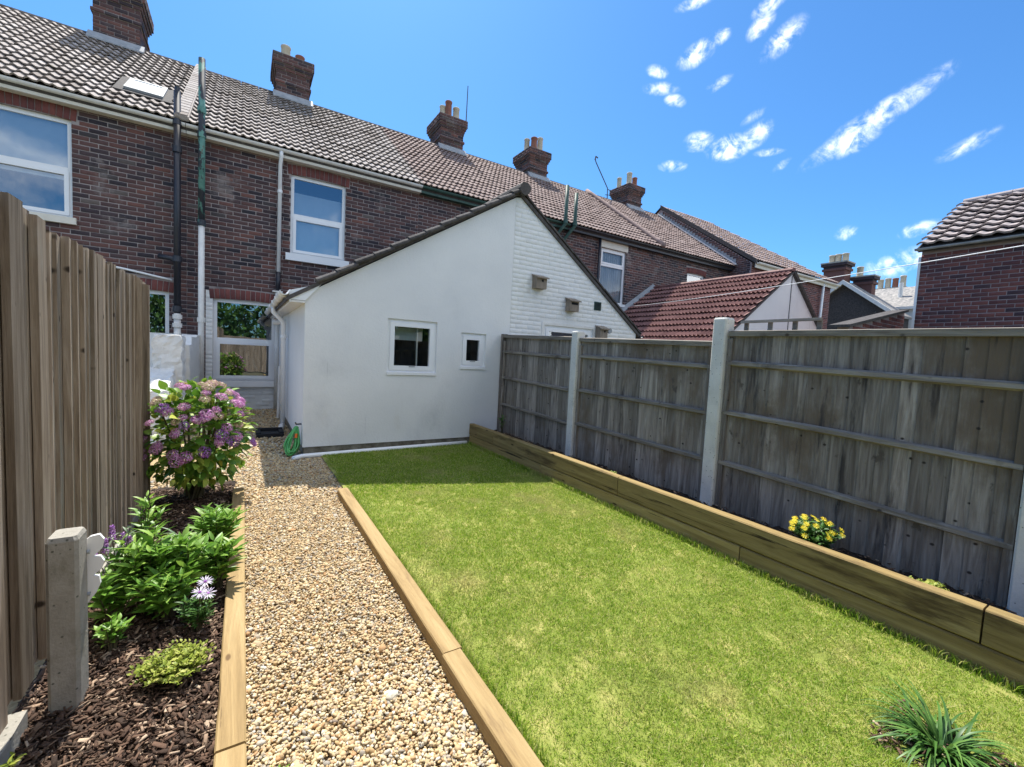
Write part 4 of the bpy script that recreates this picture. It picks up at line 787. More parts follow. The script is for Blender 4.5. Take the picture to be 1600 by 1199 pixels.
# ------------------------------------------------------------------ fittings on the buildings
a3 = empty('tv_aerial', (7.46, 16.4, 10.1), 'thin straight aerial pole bracketed to the sun-bright chimney', 'aerial')
MB().tube([(7.3,16.5,10.05),(7.42,16.5,10.25),(7.5,16.5,10.6),(7.52,16.5,10.9)], .022, 6).build('bracket', M['metal'], a3); MB().tube([(7.52,16.5,10.75),(7.54,16.5,12.25)], [.022,.016], 6).build('pole', M['metal'], a3)
a5 = empty('tv_aerial', (15.64, 16.8, 9.8), 'leaning aerial mast beside the chimney at the row end', 'aerial')
MB().tube([(16.4,16.8,10.2),(15.62,16.8,10.25)], .02, 6).build('bracket', M['metal'], a5); MB().tube([(15.64,16.8,9.8),(15.62,16.8,10.3),(14.75,16.8,11.35),(14.68,16.8,11.5)], .025, 6).build('pole', M['metal'], a5)
MB().tube([(14.68,16.8,11.45),(14.72,16.8,11.62),(14.85,16.8,11.58)], .035, 6).build('head', M['metal'], a5); MB().tube([(15.5,16.8,9.95),(15.78,16.8,10.0)], .018, 6).build('clamp', M['metal'], a5)
def bird_box(x0, x1, z0, z1, label, hole, dish=False):
    y0, y1 = XY-.15, XY-.002; c = (x0+x1)/2
    b = empty('bird_box', (c, XY, z0), label, 'bird box', 'bird boxes on the painted gable')
    mb = MB(); mb.hexa([(x0,y0,z0),(x1,y0,z0),(x1,y1,z0),(x0,y1,z0),(x0,y0,z1-.05),(x1,y0,z1-.05),(x1,y1,z1),(x0,y1,z1)]); mb.build('box', M['box_wood'], b)
    r = MB(); r.hexa([(x0-.02,y0-.05,z1-.062),(x1+.02,y0-.05,z1-.062),(x1+.02,y1,z1+.005),(x0-.02,y1,z1+.005),(x0-.02,y0-.05,z1-.04),(x1+.02,y0-.05,z1-.04),(x1+.02,y1,z1+.027),(x0-.02,y1,z1+.027)]); r.build('lid', M['box_wood'], b)
    h = MB()
    if hole == 'round': h.tube([(c+.02,y0-.003,z0+(z1-z0)*.6),(c+.02,y0+.01,z0+(z1-z0)*.6)], .024, 12)
    else: h.box(x0+.03, x1-.03, y0-.003, y0+.01, z0+(z1-z0)*.52, z1-.075)
    h.build('entrance', M['dark'], b)
bird_box(4.57,4.80,2.88,3.12,'grey wooden bird box with round hole, highest on the gable','round')
bird_box(5.39,5.61,2.54,2.78,'grey wooden bird box with open slot front, middle of the gable','slot')
bird_box(6.22,6.42,2.06,2.30,'small wooden bird box low on gable just above the fence','round')
sp = empty('wall_light', (6.5, 6.7, 2.2), 'small round grey spotlight beside the lowest bird box', 'light'); MB().tube([(6.5,6.64,2.23),(6.5,6.70,2.23)], .055, 12).build('head', M['lead'], sp); MB().tube([(6.5,6.70,2.23),(6.5,6.78,2.23)], .02, 8).build('arm', M['metal'], sp)
wr = MB(); pts = []
P0, P1 = Vector((12.0,11.99,3.62)), Vector((5.2,0.3,2.72))
for i in range(25):
    t = i/24; p = P0.lerp(P1, t); p.z -= .25*4*t*(1-t)*.3; pts.append(p)
tag(wr.tube(pts, .005, 5).build('washing_line', M['wire'], smooth=True), 'thin pale washing line strung across the gardens from the brick wall', 'washing line')
tag(MB().tube([(.60,6.60,.035),(.72,6.66,.045),(1.6,6.70,.05),(2.6,6.72,.055),(3.33,6.73,.06)], .033, 10).build('waste_pipe', M['upvc'], smooth=True), 'white plastic pipe lying along the foot of the rendered wall', 'pipe')
dg = empty('drain_cover', (.42, 8.6, 0), 'black plastic drain surround in the gravel below the downpipe', 'drain')
mb = MB(); mb.box(.2,.62,8.35,8.42,0,.07); mb.box(.2,.62,8.78,8.85,0,.1); mb.box(.2,.27,8.42,8.78,0,.085); mb.box(.55,.62,8.42,8.78,0,.085); mb.build('surround', M['dark'], dg)
for k in range(5): MB().box(.27,.55,8.45+k*.065,8.48+k*.065,.03,.05).build('bar', M['metal'], dg)

# ------------------------------------------------------------------ dividing wall between the yards
dw = empty('garden_wall', (-1.05, 9.6, 0), 'crumbling whitewashed dividing wall ending in a stepped pier', 'wall')
def lumpy(x0, x1, y0, y1, z0, z1, m, name, parent, amp=.025, res=.06, topfn=None):
    nx_, ny_, nz_ = [max(2, int((b-a)/res)) for a, b in ((x0,x1),(y0,y1),(z0,z1))]; mb = MB(); rnd = random.Random(5)
    cache = {}
    def vid(i, j, k):
        if (i,j,k) not in cache:
            x, y, z = x0+(x1-x0)*i/nx_, y0+(y1-y0)*j/ny_, z0+(z1-z0)*k/nz_
            if topfn: z = z0 + (z-z0)*topfn(x, y)
            f = 1 if k else 0
            cx, cy = (x0+x1)/2, (y0+y1)/2
            if k == nz_: x = cx+(x-cx)*.93; y = cy+(y-cy)*.985
            mb.v.append((x+rnd.uniform(-amp,amp)*f, y+rnd.uniform(-amp,amp)*f, z+rnd.uniform(-amp,amp)*.5*f)); cache[(i,j,k)] = len(mb.v)-1
        return cache[(i,j,k)]
    def q(a, b, c, d): mb.f.append((a,b,c,d)); mb.m.append(0)
    for i in range(nx_):
        for k in range(nz_):
            q(vid(i,0,k),vid(i+1,0,k),vid(i+1,0,k+1),vid(i,0,k+1)); q(vid(i+1,ny_,k),vid(i,ny_,k),vid(i,ny_,k+1),vid(i+1,ny_,k+1))
        for j in range(ny_): q(vid(i,j,nz_),vid(i+1,j,nz_),vid(i+1,j+1,nz_),vid(i,j+1,nz_))
    for j in range(ny_):
        for k in range(nz_):
            q(vid(0,j+1,k),vid(0,j,k),vid(0,j,k+1),vid(0,j+1,k+1)); q(vid(nx_,j,k),vid(nx_,j+1,k),vid(nx_,j+1,k+1),vid(nx_,j,k+1))
    return mb.build(name, m, parent, smooth=False)
lumpy(-1.24, -.86, 8.95, 9.55, 0, 1.67, M['rough_white'], 'pier', dw, .016)
lumpy(-1.06, -.80, 9.5, 11.95, 0, 1.66, M['brick_white'], 'wall', dw, .008, .12, topfn=lambda x, y: 1 - .09*(y < 9.9) + .03*(y > 11))
lumpy(-1.36, -.94, 8.2, 9.0, 0, 1.14, M['rough_white'], 'low_wall', dw, .02, topfn=lambda x, y: .72+.28*(y-8.2)/.8)

# ------------------------------------------------------------------ fences
def board(name, parent, c, w, t0, t1, z0, z1, m, axis='y', tilt=0, slant=0):
    """one upright board; axis y: its width runs along Y; wedge section from t0 to t1"""
    v = [(0,-w/2,z0),(t0,-w/2,z0),(t1,w/2,z0),(0,w/2,z0),(0,-w/2,z1),(t0,-w/2,z1),(t1,w/2,z1+slant),(0,w/2,z1+slant)]
    mb = MB(); mb.hexa(v); o = link(name, mb.mesh(name, m), parent, Matrix.Translation(c) @ Matrix.Rotation(tilt, 4, 'X')); return o
FX = -.745
lf = empty('fence_panel', (FX, 4.05, 0), 'tall brown close-board fence panel beside the hydrangea', 'fence', 'fence panels on the left')
rnd = random.Random(4); y = 2.86
while y < 5.22:
    w = rnd.uniform(.066, .11); dx = rnd.uniform(-.009, .009)
    board('board', lf, (FX-.03+dx, y+w/2, 0), w+rnd.choice((.02,.018,.016,.014,.012)), rnd.uniform(.014,.034), rnd.uniform(.006,.018), .12, 2.10+rnd.uniform(-.015,.02), M['fence'], tilt=rnd.uniform(-.004,.004), slant=rnd.uniform(-.01,.01)); y += w
for z in (.45, 1.1, 1.75): MB().box(FX-.085, FX-.04, 2.86, 5.24, z, z+.07).build('rail', M['rail'], lf)
MB().box(FX-.05, FX-.005, 2.86, 5.24, 0, .12).build('gravel_board', M['concrete_stain'], lf)
MB().box(FX-.06, FX+.0, 5.225, 5.27, 0, 2.1).build('end_post', M['fence'], lf)
ln = empty('fence_panel', (FX, 2.0, 0), 'nearest wide-board fence panel at left edge of picture', 'fence', 'fence panels on the left')
y = 2.835; k = 0
while y > .75:
    w = rnd.uniform(.12, .15); back = k % 2
    board('board', ln, (FX-.035-(.03 if back else 0)+rnd.uniform(-.004,.004), y-w/2, 0), w+(.05 if back else -.012), rnd.uniform(.02,.028), rnd.uniform(.018,.026), .12, 2.13+rnd.uniform(-.02,.02)+(-.01 if back else 0), M['fence'], tilt=rnd.uniform(-.004,.004), slant=rnd.uniform(-.008,.008)); y -= w-.012; k += 1
MB().box(FX-.06, FX+.03, .7, 2.36, -.02, .12).build('gravel_board', M['concrete_stain'], ln)
for z in (.5, 1.2, 1.8): MB().box(FX-.115, FX-.07, .75, 2.84, z, z+.08).build('rail', M['rail'], ln)

def post_mesh(x0, x1, y0, y1, z0, z1, name, m, parent=None, ch=.012):
    mb = MB(); c = ch
    pl = [(x0+c,y0),(x1-c,y0),(x1,y0+c),(x1,y1-c),(x1-c,y1),(x0+c,y1),(x0,y1-c),(x0,y0+c)]
    b = mb.prism_z(pl, z0, z1-c*1.5); xc, yc = (x0+x1)/2, (y0+y1)/2
    pt = [(xc+(x-xc)*.86, yc+(y-yc)*.86) for x, y in pl]; n = 8
    mb.f.pop(1); mb.m.pop(1)
    base = len(mb.v); mb.v += [(x,y,z1) for x,y in pt]
    for i in range(n): mb.f.append((n+i, n+(i+1)%n, base+(i+1)%n, base+i)); mb.m.append(0)
    mb.f.append(tuple(base+i for i in range(n))); mb.m.append(0)
    return mb.build(name, m, parent)
tag(post_mesh(-.672, -.572, 2.40, 2.53, -.05, .785, 'concrete_post', M['concrete_stain']), 'short stained concrete stump post by the mulch bed', 'post')
# white cut-out plaque with scalloped edge fixed to the stump
pq = empty('wall_plaque', (-.57, 2.50, .45), 'white wooden plaque with scalloped wavy edge fixed to the stump post', 'plaque')
pts = [(-.60,.44),(-.575,.43),(-.548,.47),(-.533,.51),(-.538,.545),(-.558,.55),(-.53,.575),(-.52,.61),(-.532,.635),(-.556,.637),(-.527,.67),(-.52,.71),(-.535,.735),(-.565,.73),(-.60,.70)]
MB().prism_y(pts, 2.535, 2.552).build('board', M['white_paint'], pq)
for z in (.48, .67): MB().tube([(-.571,2.515,z),(-.562,2.515,z)], .009, 8).build('screw', M['lead'], pq)

GX = 3.99
def right_panel(y0, y1, zt0, zt1, label, rails, seed, bw=.098, z0=.22):
    rnd = random.Random(seed); p = empty('fence_panel', (GX, (y0+y1)/2, 0), label, 'fence', 'grey fence panels along the raised bed')
    n = round((y1-y0)/bw); w = (y1-y0)/n
    for i in range(n):
        yy = y0+(i+.5)*w; t = (yy-y0)/(y1-y0); zt = zt0+(zt1-zt0)*t-.035
        board('board', p, (GX+rnd.uniform(-.004,.004), yy, 0), w+.012, -rnd.uniform(.004,.007), -rnd.uniform(.014,.019), z0, zt, M['fence_grey'], tilt=rnd.uniform(-.003,.003))
    for (za, zb) in rails:
        mb = MB(); mb.hexa([(GX-.055,y0,za-.03),(GX-.018,y0,za-.045),(GX-.018,y1,zb-.045),(GX-.055,y1,zb-.03),(GX-.055,y0,za),(GX-.018,y0,za+.012),(GX-.018,y1,zb+.012),(GX-.055,y1,zb)]); mb.build('rail', M['rail'], p)
    mb = MB(); mb.hexa([(GX-.055,y0,zt0-.06),(GX+.04,y0,zt0-.06),(GX+.04,y1,zt1-.06),(GX-.055,y1,zt1-.06),(GX-.06,y0,zt0-.012),(GX+.045,y0,zt0),(GX+.045,y1,zt1),(GX-.06,y1,zt1-.012)]); mb.build('capping_rail', M['rail'], p)
    for ya, yb in ((y0, y0+.04), (y1-.04, y1)):
        MB().box(GX-.05, GX-.0185, ya, yb, z0, min(zt0, zt1)-.062).build('end_batten', M['fence_grey'], p)
    return p
R3 = lambda a, b: a
right_panel(.53, 2.44, 1.945, 1.965, 'weathered grey fence panel nearest the camera behind the yellow flowers', [(1.60,1.665),(1.12,1.19),(.63,.70)], 1)
right_panel(2.60, 4.60, 1.865, 1.915, 'weathered grey fence panel between the two middle concrete posts', [(1.62,1.67),(1.16,1.2),(.69,.73)], 2)
right_panel(4.74, 6.66, 1.93, 1.985, 'weathered grey fence panel meeting the white extension wall', [(1.64,1.69),(1.18,1.23),(.7,.75)], 3)
right_panel(-1.3, .37, 1.95, 1.95, 'weathered grey fence panel beside the camera right of the last post', [(1.60,1.60),(1.12,1.12),(.63,.63)], 4)
for (y0, y1, zt, lb) in ((4.605,4.735,2.0,'pale concrete fence post nearest the white extension'), (2.455,2.59,2.085,'tall pale concrete fence post in the middle of the fence'), (.38,.522,2.05,'pale concrete fence post at the right edge of picture'), (6.665,6.73,1.99,None)):
    if lb: tag(post_mesh(GX-.09, GX+.06, y0, y1, .1, zt, 'concrete_post', M['concrete']), lb, 'post', 'concrete fence posts')
    else: tag(MB().box(GX-.06, GX+.04, y0, y1, .2, zt).build('wooden_post', M['fence_grey']), 'grey timber end post of fence against the white wall', 'post')
tr = empty('trellis_strip', (4.06, 2.0, 1.95), 'low grey timber strip on short uprights above the fence top', 'trellis')
MB().box(4.05, 4.075, 1.72, 2.40, 2.035, 2.06).build('rail', M['rail'], tr)
for yy in (1.74, 1.93, 2.14, 2.36): MB().box(4.076, 4.096, yy-.018, yy+.018, 1.85, 2.045).build('upright', M['rail'], tr)
# invented fence and hedge behind the camera, out of view, mirrored in the panes
bf = empty('fence_panel', (1.6, -3.2, 0), 'brown fence added behind the camera to mirror in the window panes', 'fence')
for i in range(50):
    x = -1.2+i*.105; mb = MB(); mb.box(x, x+.1, -3.22, -3.2, 0, 1.85); o = mb.build('board', M['fence'], bf)

hd = empty('hedge', (1.5, -6, 0), 'tall dark hedge added beyond the end fence to mirror in panes', 'hedge')  # invented, out of view: gives the lower window something dark to reflect
g = np.random.default_rng(77); n = 9000; lv = np.array([(0,0,0),(.5,-.28,.05),(1,0,0),(.5,.28,.05)]); lf_ = np.array([(0,1,2,3)])
P_ = np.c_[g.uniform(-7, 9, n), -6 + g.normal(0, .35, n), g.uniform(.2, 1, n)**.7*4.2]; P_[:,2] *= 1+.12*np.sin(P_[:,0]*1.7)+.06*np.sin(P_[:,0]*4.1)
V, F = scatter(lv, lf_, P_, eul(g.uniform(0,6.28,n), g.uniform(0,6.28,n), g.uniform(0,6.28,n)), np.full((n,3), .3)); o = link('foliage', np_mesh('foliage', V, F, bpy.data.materials['leaf_dark']), hd); o['kind'] = 'stuff'
for x in range(-6, 9, 2): MB().tube([(x,-6,0),(x+.2,-6,2),(x+.1,-6.1,3.6)], [.09,.07,.03], 6).build('trunk', M['stem'], hd)

# ------------------------------------------------------------------ timber sleepers
def sleeper(x0, x1, y0, y1, z0, z1, m, label, group, ch=.006, bow=0.0):
    mb = MB(); c = ch; n = 10
    pl = [(x0+c,z0),(x1,z0),(x1,z1-c),(x1-c,z1),(x0+c,z1),(x0,z1-c),(x0,z0+c)]
    rr = random.Random(int((x0+y0*7)*1000)); rings = []
    for i in range(n+1):
        y = y0+(y1-y0)*i/n; dx = bow*math.sin(math.pi*i/n)+rr.uniform(-.0015,.0015); dz = rr.uniform(-.0015,.0015)
        rings.append([len(mb.v)+k for k in range(7)]); mb.v += [(x+dx, y, z+dz) for x, z in pl]
    for i in range(n):
        for k in range(7): mb.f.append((rings[i][k], rings[i][(k+1)%7], rings[i+1][(k+1)%7], rings[i+1][k])[::-1]); mb.m.append(0)
    mb.f.append(tuple(rings[0])); mb.f.append(tuple(rings[-1][::-1])); mb.m += [0,0]
    return tag(mb.build('timber_sleeper', m), label, 'sleeper', group)
g1 = 'timber edging along the gravel path'
sleeper(-.078, .024, 1.83, 5.24, -.02, .095, M['sleeper'], 'long pale timber sleeper edging the mulch bed by the path', g1)
sleeper(-.078, .024, .5, 1.822, -.02, .092, M['sleeper'], 'short pale timber sleeper edging the mulch bed nearest the camera', g1)
sleeper(.875, .982, 1.93, 4.84, -.02, .092, M['sleeper'], 'long pale timber sleeper edging lawn and gravel, far piece', g1, bow=.004)
sleeper(.868, .972, -.6, 1.922, -.02, .095, M['sleeper'], 'pale timber sleeper edging lawn and gravel, nearest the camera', g1)
g2 = 'two-course timber wall of the raised bed'; SX0, SX1 = 3.38, 3.475
for (a, b, lb) in ((5.9,6.74,'short dark top sleeper of raised bed next to the white wall'),(3.2,5.895,'top sleeper of raised bed, half in shade, below the far post'),(.53,3.195,'long top sleeper of raised bed in front of the yellow flowers'),(-1.2,.525,'top sleeper of raised bed at the right edge of picture')):
    sleeper(SX0, SX1, a+.002, b-.002, .194, .39, M['sleeper_green'], lb, g2, ch=.009)
for (a, b, lb) in ((4.6,6.74,'bottom sleeper of raised bed in the shade of the extension'),(1.86,4.595,'long bottom sleeper of raised bed in the middle of lawn edge'),(-1.2,1.855,'bottom sleeper of raised bed nearest the camera')):
    sleeper(SX0+.007, SX1, a+.002, b-.002, -.02, .186, M['sleeper_green'], lb, g2, ch=.009)

# ------------------------------------------------------------------ gravel, grass, mulch (uncountable stuff)
def ico(sub):
    t = (1+5**.5)/2
    v = [(-1,t,0),(1,t,0),(-1,-t,0),(1,-t,0),(0,-1,t),(0,1,t),(0,-1,-t),(0,1,-t),(t,0,-1),(t,0,1),(-t,0,-1),(-t,0,1)]
    f = [(0,11,5),(0,5,1),(0,1,7),(0,7,10),(0,10,11),(1,5,9),(5,11,4),(11,10,2),(10,7,6),(7,1,8),(3,9,4),(3,4,2),(3,2,6),(3,6,8),(3,8,9),(4,9,5),(2,4,11),(6,2,10),(8,6,7),(9,8,1)]
    v = [Vector(p).normalized() for p in v]
    for _ in range(sub):
        mid = {}; nf = []
        def m(a, b):
            k = (min(a,b), max(a,b))
            if k not in mid: v.append(((v[a]+v[b])/2).normalized()); mid[k] = len(v)-1
            return mid[k]
        for a, b, c in f:
            ab, bc, ca = m(a,b), m(b,c), m(c,a); nf += [(a,ab,ca),(b,bc,ab),(c,ca,bc),(ab,bc,ca)]
        f = nf
    return np.array([tuple(p) for p in v]), np.array(f)
def stones(x0, x1, y0, y1, dens, size, sub, zb, seed, excl=None):
    g = np.random.default_rng(seed); n = int((x1-x0)*(y1-y0)*dens)
    p = np.c_[g.uniform(x0, x1, n), g.uniform(y0, y1, n)]
    if excl is not None: p = p[~excl(p)]
    n = len(p); bv, bf = ico(sub); s = size*np.exp(g.normal(0, .30, n)); s = np.clip(s, size*.5, size*2.0)
    scl = np.c_[s*g.uniform(.85,1.35,n), s*g.uniform(.7,1.0,n), s*g.uniform(.4,.65,n)]
    loc = np.c_[p, zb + g.uniform(0, .016, n)]
    rot = eul(g.normal(0,.38,n), g.normal(0,.38,n), g.uniform(0, 6.28, n))
    # each stone a little angular
    parts = []
    V, F = scatter(bv, bf, loc, rot, scl)
    V = V.reshape(n, -1, 3); V += g.normal(0, 1, V.shape)*(s*.07)[:, None, None]
    return V.reshape(-1, 3), F
def join(parts):
    k = 0; Vs = []; Fs = []
    for v, f in parts: Vs.append(v); Fs.append(f+k); k += len(v)
    return np.concatenate(Vs), np.concatenate(Fs)
beyond = lambda p: ((p[:,0] < -.80) & (p[:,1] < 5.6)) | ((p[:,0] > .74) & (p[:,1] > 6.74)) | ((p[:,0] > .87) & (p[:,1] < 4.86))
parts = [stones(.026, .872, .95, 2.0, 11500, .0072, 1, .004, 1), stones(.026, .88, 2.0, 4.86, 10500, .0075, 0, .004, 2), stones(.026, .87, .95, 4.8, 90, .0135, 1, .006, 9),
         stones(-.05, 1.0, 4.86, 6.9, 4600, .0112, 0, .002, 3, beyond), stones(-.85, -.05, 5.3, 8.2, 2200, .014, 0, .0, 4, beyond), stones(-.05, .76, 6.9, 12.0, 1100, .018, 0, .0, 5, beyond), stones(-.8, -.05, 8.2, 12.0, 700, .02, 0, .0, 6)]
V, F = join(parts); tag(link('gravel', np_mesh('gravel', V, F, M['gravel'], smooth=True)), 'golden pea gravel covering the path and yard', 'gravel', kind='stuff')
# one larger stone that stands out on the path
g = np.random.default_rng(3)
def lone_stone(x, y, z, s, m, label, seed):
    v, f = ico(2); v = v*np.array(s) + np.random.default_rng(seed).normal(0, .002, v.shape); v = v @ np.array(Matrix.Rotation(.5, 3, 'Z')).T + (x, y, z)
    tag(link('stone', np_mesh('stone', v, f, m, smooth=True)), label, 'stone')
lone_stone(.60, 1.87, .02, (.035,.022,.014), M['pot_buff'], 'larger flat tan stone lying on the gravel near the edging', 5)

def blades(n, x0, x1, y0, y1, hmin, hmax, wid, seed, z0=.036, lean=.5, mask=None):
    g = np.random.default_rng(seed); p = np.c_[g.uniform(x0, x1, n), g.uniform(y0, y1, n)]
    if mask is not None: p = p[mask(p, g)]
    n = len(p); h = g.uniform(hmin, hmax, n); a = g.uniform(0, 6.28, n); la = g.uniform(0, 6.28, n); ll = h*g.uniform(.1, 1.0, n)*lean*1.6
    w = wid*g.uniform(.6, 1.3, n); dx, dy = np.cos(a)*w, np.sin(a)*w; lx, ly = np.cos(la)*ll, np.sin(la)*ll
    V = np.empty((n, 5, 3)); z = z0
    V[:,0] = np.c_[p[:,0]-dx, p[:,1]-dy, np.full(n, z)]; V[:,1] = np.c_[p[:,0]+dx, p[:,1]+dy, np.full(n, z)]
    V[:,2] = np.c_[p[:,0]+dx*.8+lx*.35, p[:,1]+dy*.8+ly*.35, z+h*.6]; V[:,3] = np.c_[p[:,0]-dx*.8+lx*.35, p[:,1]-dy*.8+ly*.35, z+h*.6]
    V[:,4] = np.c_[p[:,0]+lx, p[:,1]+ly, z+h]
    F = np.array([(0,1,2),(0,2,3),(3,2,4)])[None] + (np.arange(n)*5)[:, None, None]
    return V.reshape(-1, 3), F.reshape(-1, 3)
TUFT = (2.52, .46)
def bare(p, g):   # lawn edge, worn ring round the clump, thinner worn streaks
    d = np.hypot(p[:,0]-TUFT[0], p[:,1]-TUFT[1]); ok = (d > .17) | (g.uniform(0,1,len(p)) < .12)
    left = .985 + (p[:,1] > 4.84)*(.0+.03*np.sin(p[:,1]*9)); ok &= p[:,0] > left
    s = np.sin(p[:,0]*3.1+1.3*np.sin(p[:,1]*1.7))*np.sin(p[:,1]*2.3+p[:,0]*1.2); ok &= (s < .55) | (g.uniform(0,1,len(p)) < .62)
    return ok
parts = [blades(150000, .975, 3.38, .15, 2.2, .007, .020, .0016, 1, lean=1.1, mask=bare), blades(120000, .975, 3.38, 2.2, 4.6, .008, .021, .0022, 2, lean=.9, mask=bare), blades(52000, .975, 3.38, 4.6, 6.72, .010, .028, .0035, 3, lean=.9, mask=bare),
         blades(5200, .975, 1.02, .15, 4.84, .03, .065, .0022, 4, lean=.7), blades(5200, 3.345, 3.378, .15, 6.7, .03, .07, .0024, 5, lean=.6)]
def clumps(p, g):
    c = np.sin(p[:,0]*17+2*np.sin(p[:,1]*7))*np.sin(p[:,1]*13+p[:,0]*3); return bare(p, g) & (c > .45)
parts += [blades(12000, .975, 3.38, .15, 3.2, .016, .032, .0024, 6, lean=.8, mask=clumps), blades(9000, .985, 3.37, .15, 4.4, .004, .012, .0014, 7, z0=.052, lean=3.2, mask=bare)]
V, F = join(parts); tag(link('grass', np_mesh('grass', V, F, M['grass'])), 'short mown lawn grass with yellowed patches', 'grass', kind='stuff')

def chips(n, x0, x1, y0, y1, z, lmin, lmax, seed, zf=None):
    g = np.random.default_rng(seed); loc = np.c_[g.uniform(x0,x1,n), g.uniform(y0,y1,n), z+g.uniform(0,.028,n)]
    bv = np.array([(-1,-1,-1),(1,-.8,-1),(1,.9,-1),(-1,1,-1),(-.9,-.9,1),(.85,-.8,1),(.95,.7,1),(-.9,.9,1)], float); bf = np.array([(3,2,1,0),(4,5,6,7),(0,1,5,4),(1,2,6,5),(2,3,7,6),(3,0,4,7)])
    l = np.exp(g.uniform(np.log(lmin), np.log(lmax), n)); scl = np.c_[l, l*g.uniform(.12,.42,n), g.uniform(.0008,.003,n)]
    return scatter(bv, bf, loc, eul(g.normal(0,.35,n), g.normal(0,.35,n), g.uniform(0,6.28,n)), scl)
V, F = join([chips(15000, -.79, -.08, .6, 3.4, .03, .006, .027, 1), chips(6000, -.79, -.08, 3.4, 5.6, .03, .008, .028, 2)])
tag(link('bark_mulch', np_mesh('bark_mulch', V, F, M['chips'])), 'dark brown bark chippings covering the left bed', 'mulch', kind='stuff')
V, F = chips(3000, 3.49, 3.97, -1.0, 6.6, .235, .006, .026, 3)
tag(link('soil_crumbs', np_mesh('soil_crumbs', V, F, M['chips'])), 'dark soil and bark crumbs in the raised bed', 'mulch', kind='stuff')
V, F = chips(900, TUFT[0]-.2, TUFT[0]+.2, TUFT[1]-.2, TUFT[1]+.2, .03, .005, .02, 4)
tag(link('worn_soil', np_mesh('worn_soil', V, F, M['chips'])), 'bare crumbly soil around the grassy clump in the lawn', 'soil', kind='stuff')

# ------------------------------------------------------------------ plants
def leaf_v(L, W, fold=.25, droop=.25, n=4):
    """a pointed leaf along +x with a folded midrib: vertices and quads"""
    v = []; f = []
    for i in range(n+1):
        t = i/n; w = W*math.sin(math.pi*min(.999, t**.8))**.9*.5 + .0004; x = L*t; z = -droop*L*t*t
        v += [(x, -w, z+fold*w), (x, 0, z), (x, w, z+fold*w)]
    for i in range(n):
        a = i*3; f += [(a, a+1, a+4, a+3), (a+1, a+2, a+5, a+4)]
    return np.array(v), np.array(f)
def frames(dirs, g):
    """rotation matrices taking +x to dirs, +z roughly up, with a random roll"""
    d = dirs/np.linalg.norm(dirs, axis=1)[:, None]; up = np.tile([0,0,1.], (len(d),1)) + g.normal(0,.35,(len(d),3))
    y = np.cross(up, d); y /= np.linalg.norm(y, axis=1)[:, None]; z = np.cross(d, y)
    return np.stack([d, y, z], 2)
def stems_mesh(paths, r): 
    mb = MB()
    for p in paths: mb.tube(p, [r*(1-.6*i/(len(p)-1)) for i in range(len(p))], 5)
    return mb
def leafy(name, base, label, cat, height, radius, nst, lps, L, W, lm, seed, up=.45, flower=None, group='plants in the mulch bed', stem_r=.004, droop=.3, lean=.5):
    """bushy plant: stems fanning from the base, leaves all along the upper part of each stem"""
    g = np.random.default_rng(seed); root = empty(name, base, label, cat, group); B = np.array(base)
    paths = []; loc = []; dr = []; sc = []; tips = []
    for i in range(nst):
        a = g.uniform(0, 6.28); rr = radius*math.sqrt(g.uniform(.02, 1)); h = height*g.uniform(.7, 1.05)*(1-.25*(rr/radius)**2)
        tip = B + (rr*math.cos(a), rr*math.sin(a), h); b0 = B + (rr*.25*math.cos(a), rr*.25*math.sin(a), 0)
        p = [b0 + (tip-b0)*t + np.array([0,0,1])*(.12*h*math.sin(math.pi*t)) - np.array([math.cos(a), math.sin(a), 0])*(.12*rr*math.sin(math.pi*t)) for t in (0,.35,.7,1)]
        paths.append([tuple(q) for q in p]); tips.append(tip)
        for k in range(lps):
            t = .22+.78*(k+.5)/lps; j = min(2, int(t*3)); q = p[j]+(p[j+1]-p[j])*(t*3-j); an = k*2.4+g.uniform(-.4,.4)+a
            loc.append(q); dr.append((math.cos(an), math.sin(an), up+.9*t*g.uniform(.3,1.2))); sc.append((.75+.5*math.sin(math.pi*t))*g.uniform(.75,1.15))
    stems_mesh(paths, stem_r).build('stem', M['stem'], root)
    bv, bf = leaf_v(L, W, droop=droop); loc = np.array(loc); sc = np.array(sc)
    V, F = scatter(bv, bf, loc, frames(np.array(dr), g), np.c_[sc, sc, sc]); o = link('foliage', np_mesh('foliage', V, F, M[lm], smooth=True), root); o['kind'] = 'stuff'
    return root, tips, g
def blossom(parent, c, r, petals, m, cm, tilt, name='flower', prad=.32, seed=0):
    """daisy-like flower: petals round an eye"""
    mb = MB(); g = random.Random(seed); T = Matrix.Translation(c) @ Vector((0,0,1)).rotation_difference(Vector(tilt).normalized()).to_matrix().to_4x4()
    for k in range(petals):
        a = 2*math.pi*k/petals+g.uniform(-.1,.1); w = 1.1*math.pi*r*prad/petals*2.2; z = g.uniform(-.08,.1)*r
        d = Vector((math.cos(a), math.sin(a), 0)); s = Vector((-d.y, d.x, 0))
        mb.add([T@(d*r*.12), T@(d*r*.55+s*w*.55+Vector((0,0,z+.05*r))), T@(d*r+Vector((0,0,z))), T@(d*r*.55-s*w*.55+Vector((0,0,z+.05*r)))], [(0,1,2,3)], 0)
    n = 8; mb.add([T@Vector((r*.2*math.cos(6.283*k/n), r*.2*math.sin(6.283*k/n), .03*r)) for k in range(n)] + [T@Vector((0,0,.14*r))], [(k, (k+1)%n, n) for k in range(n)], 1)
    return mb.build(name, [m, cm], parent)

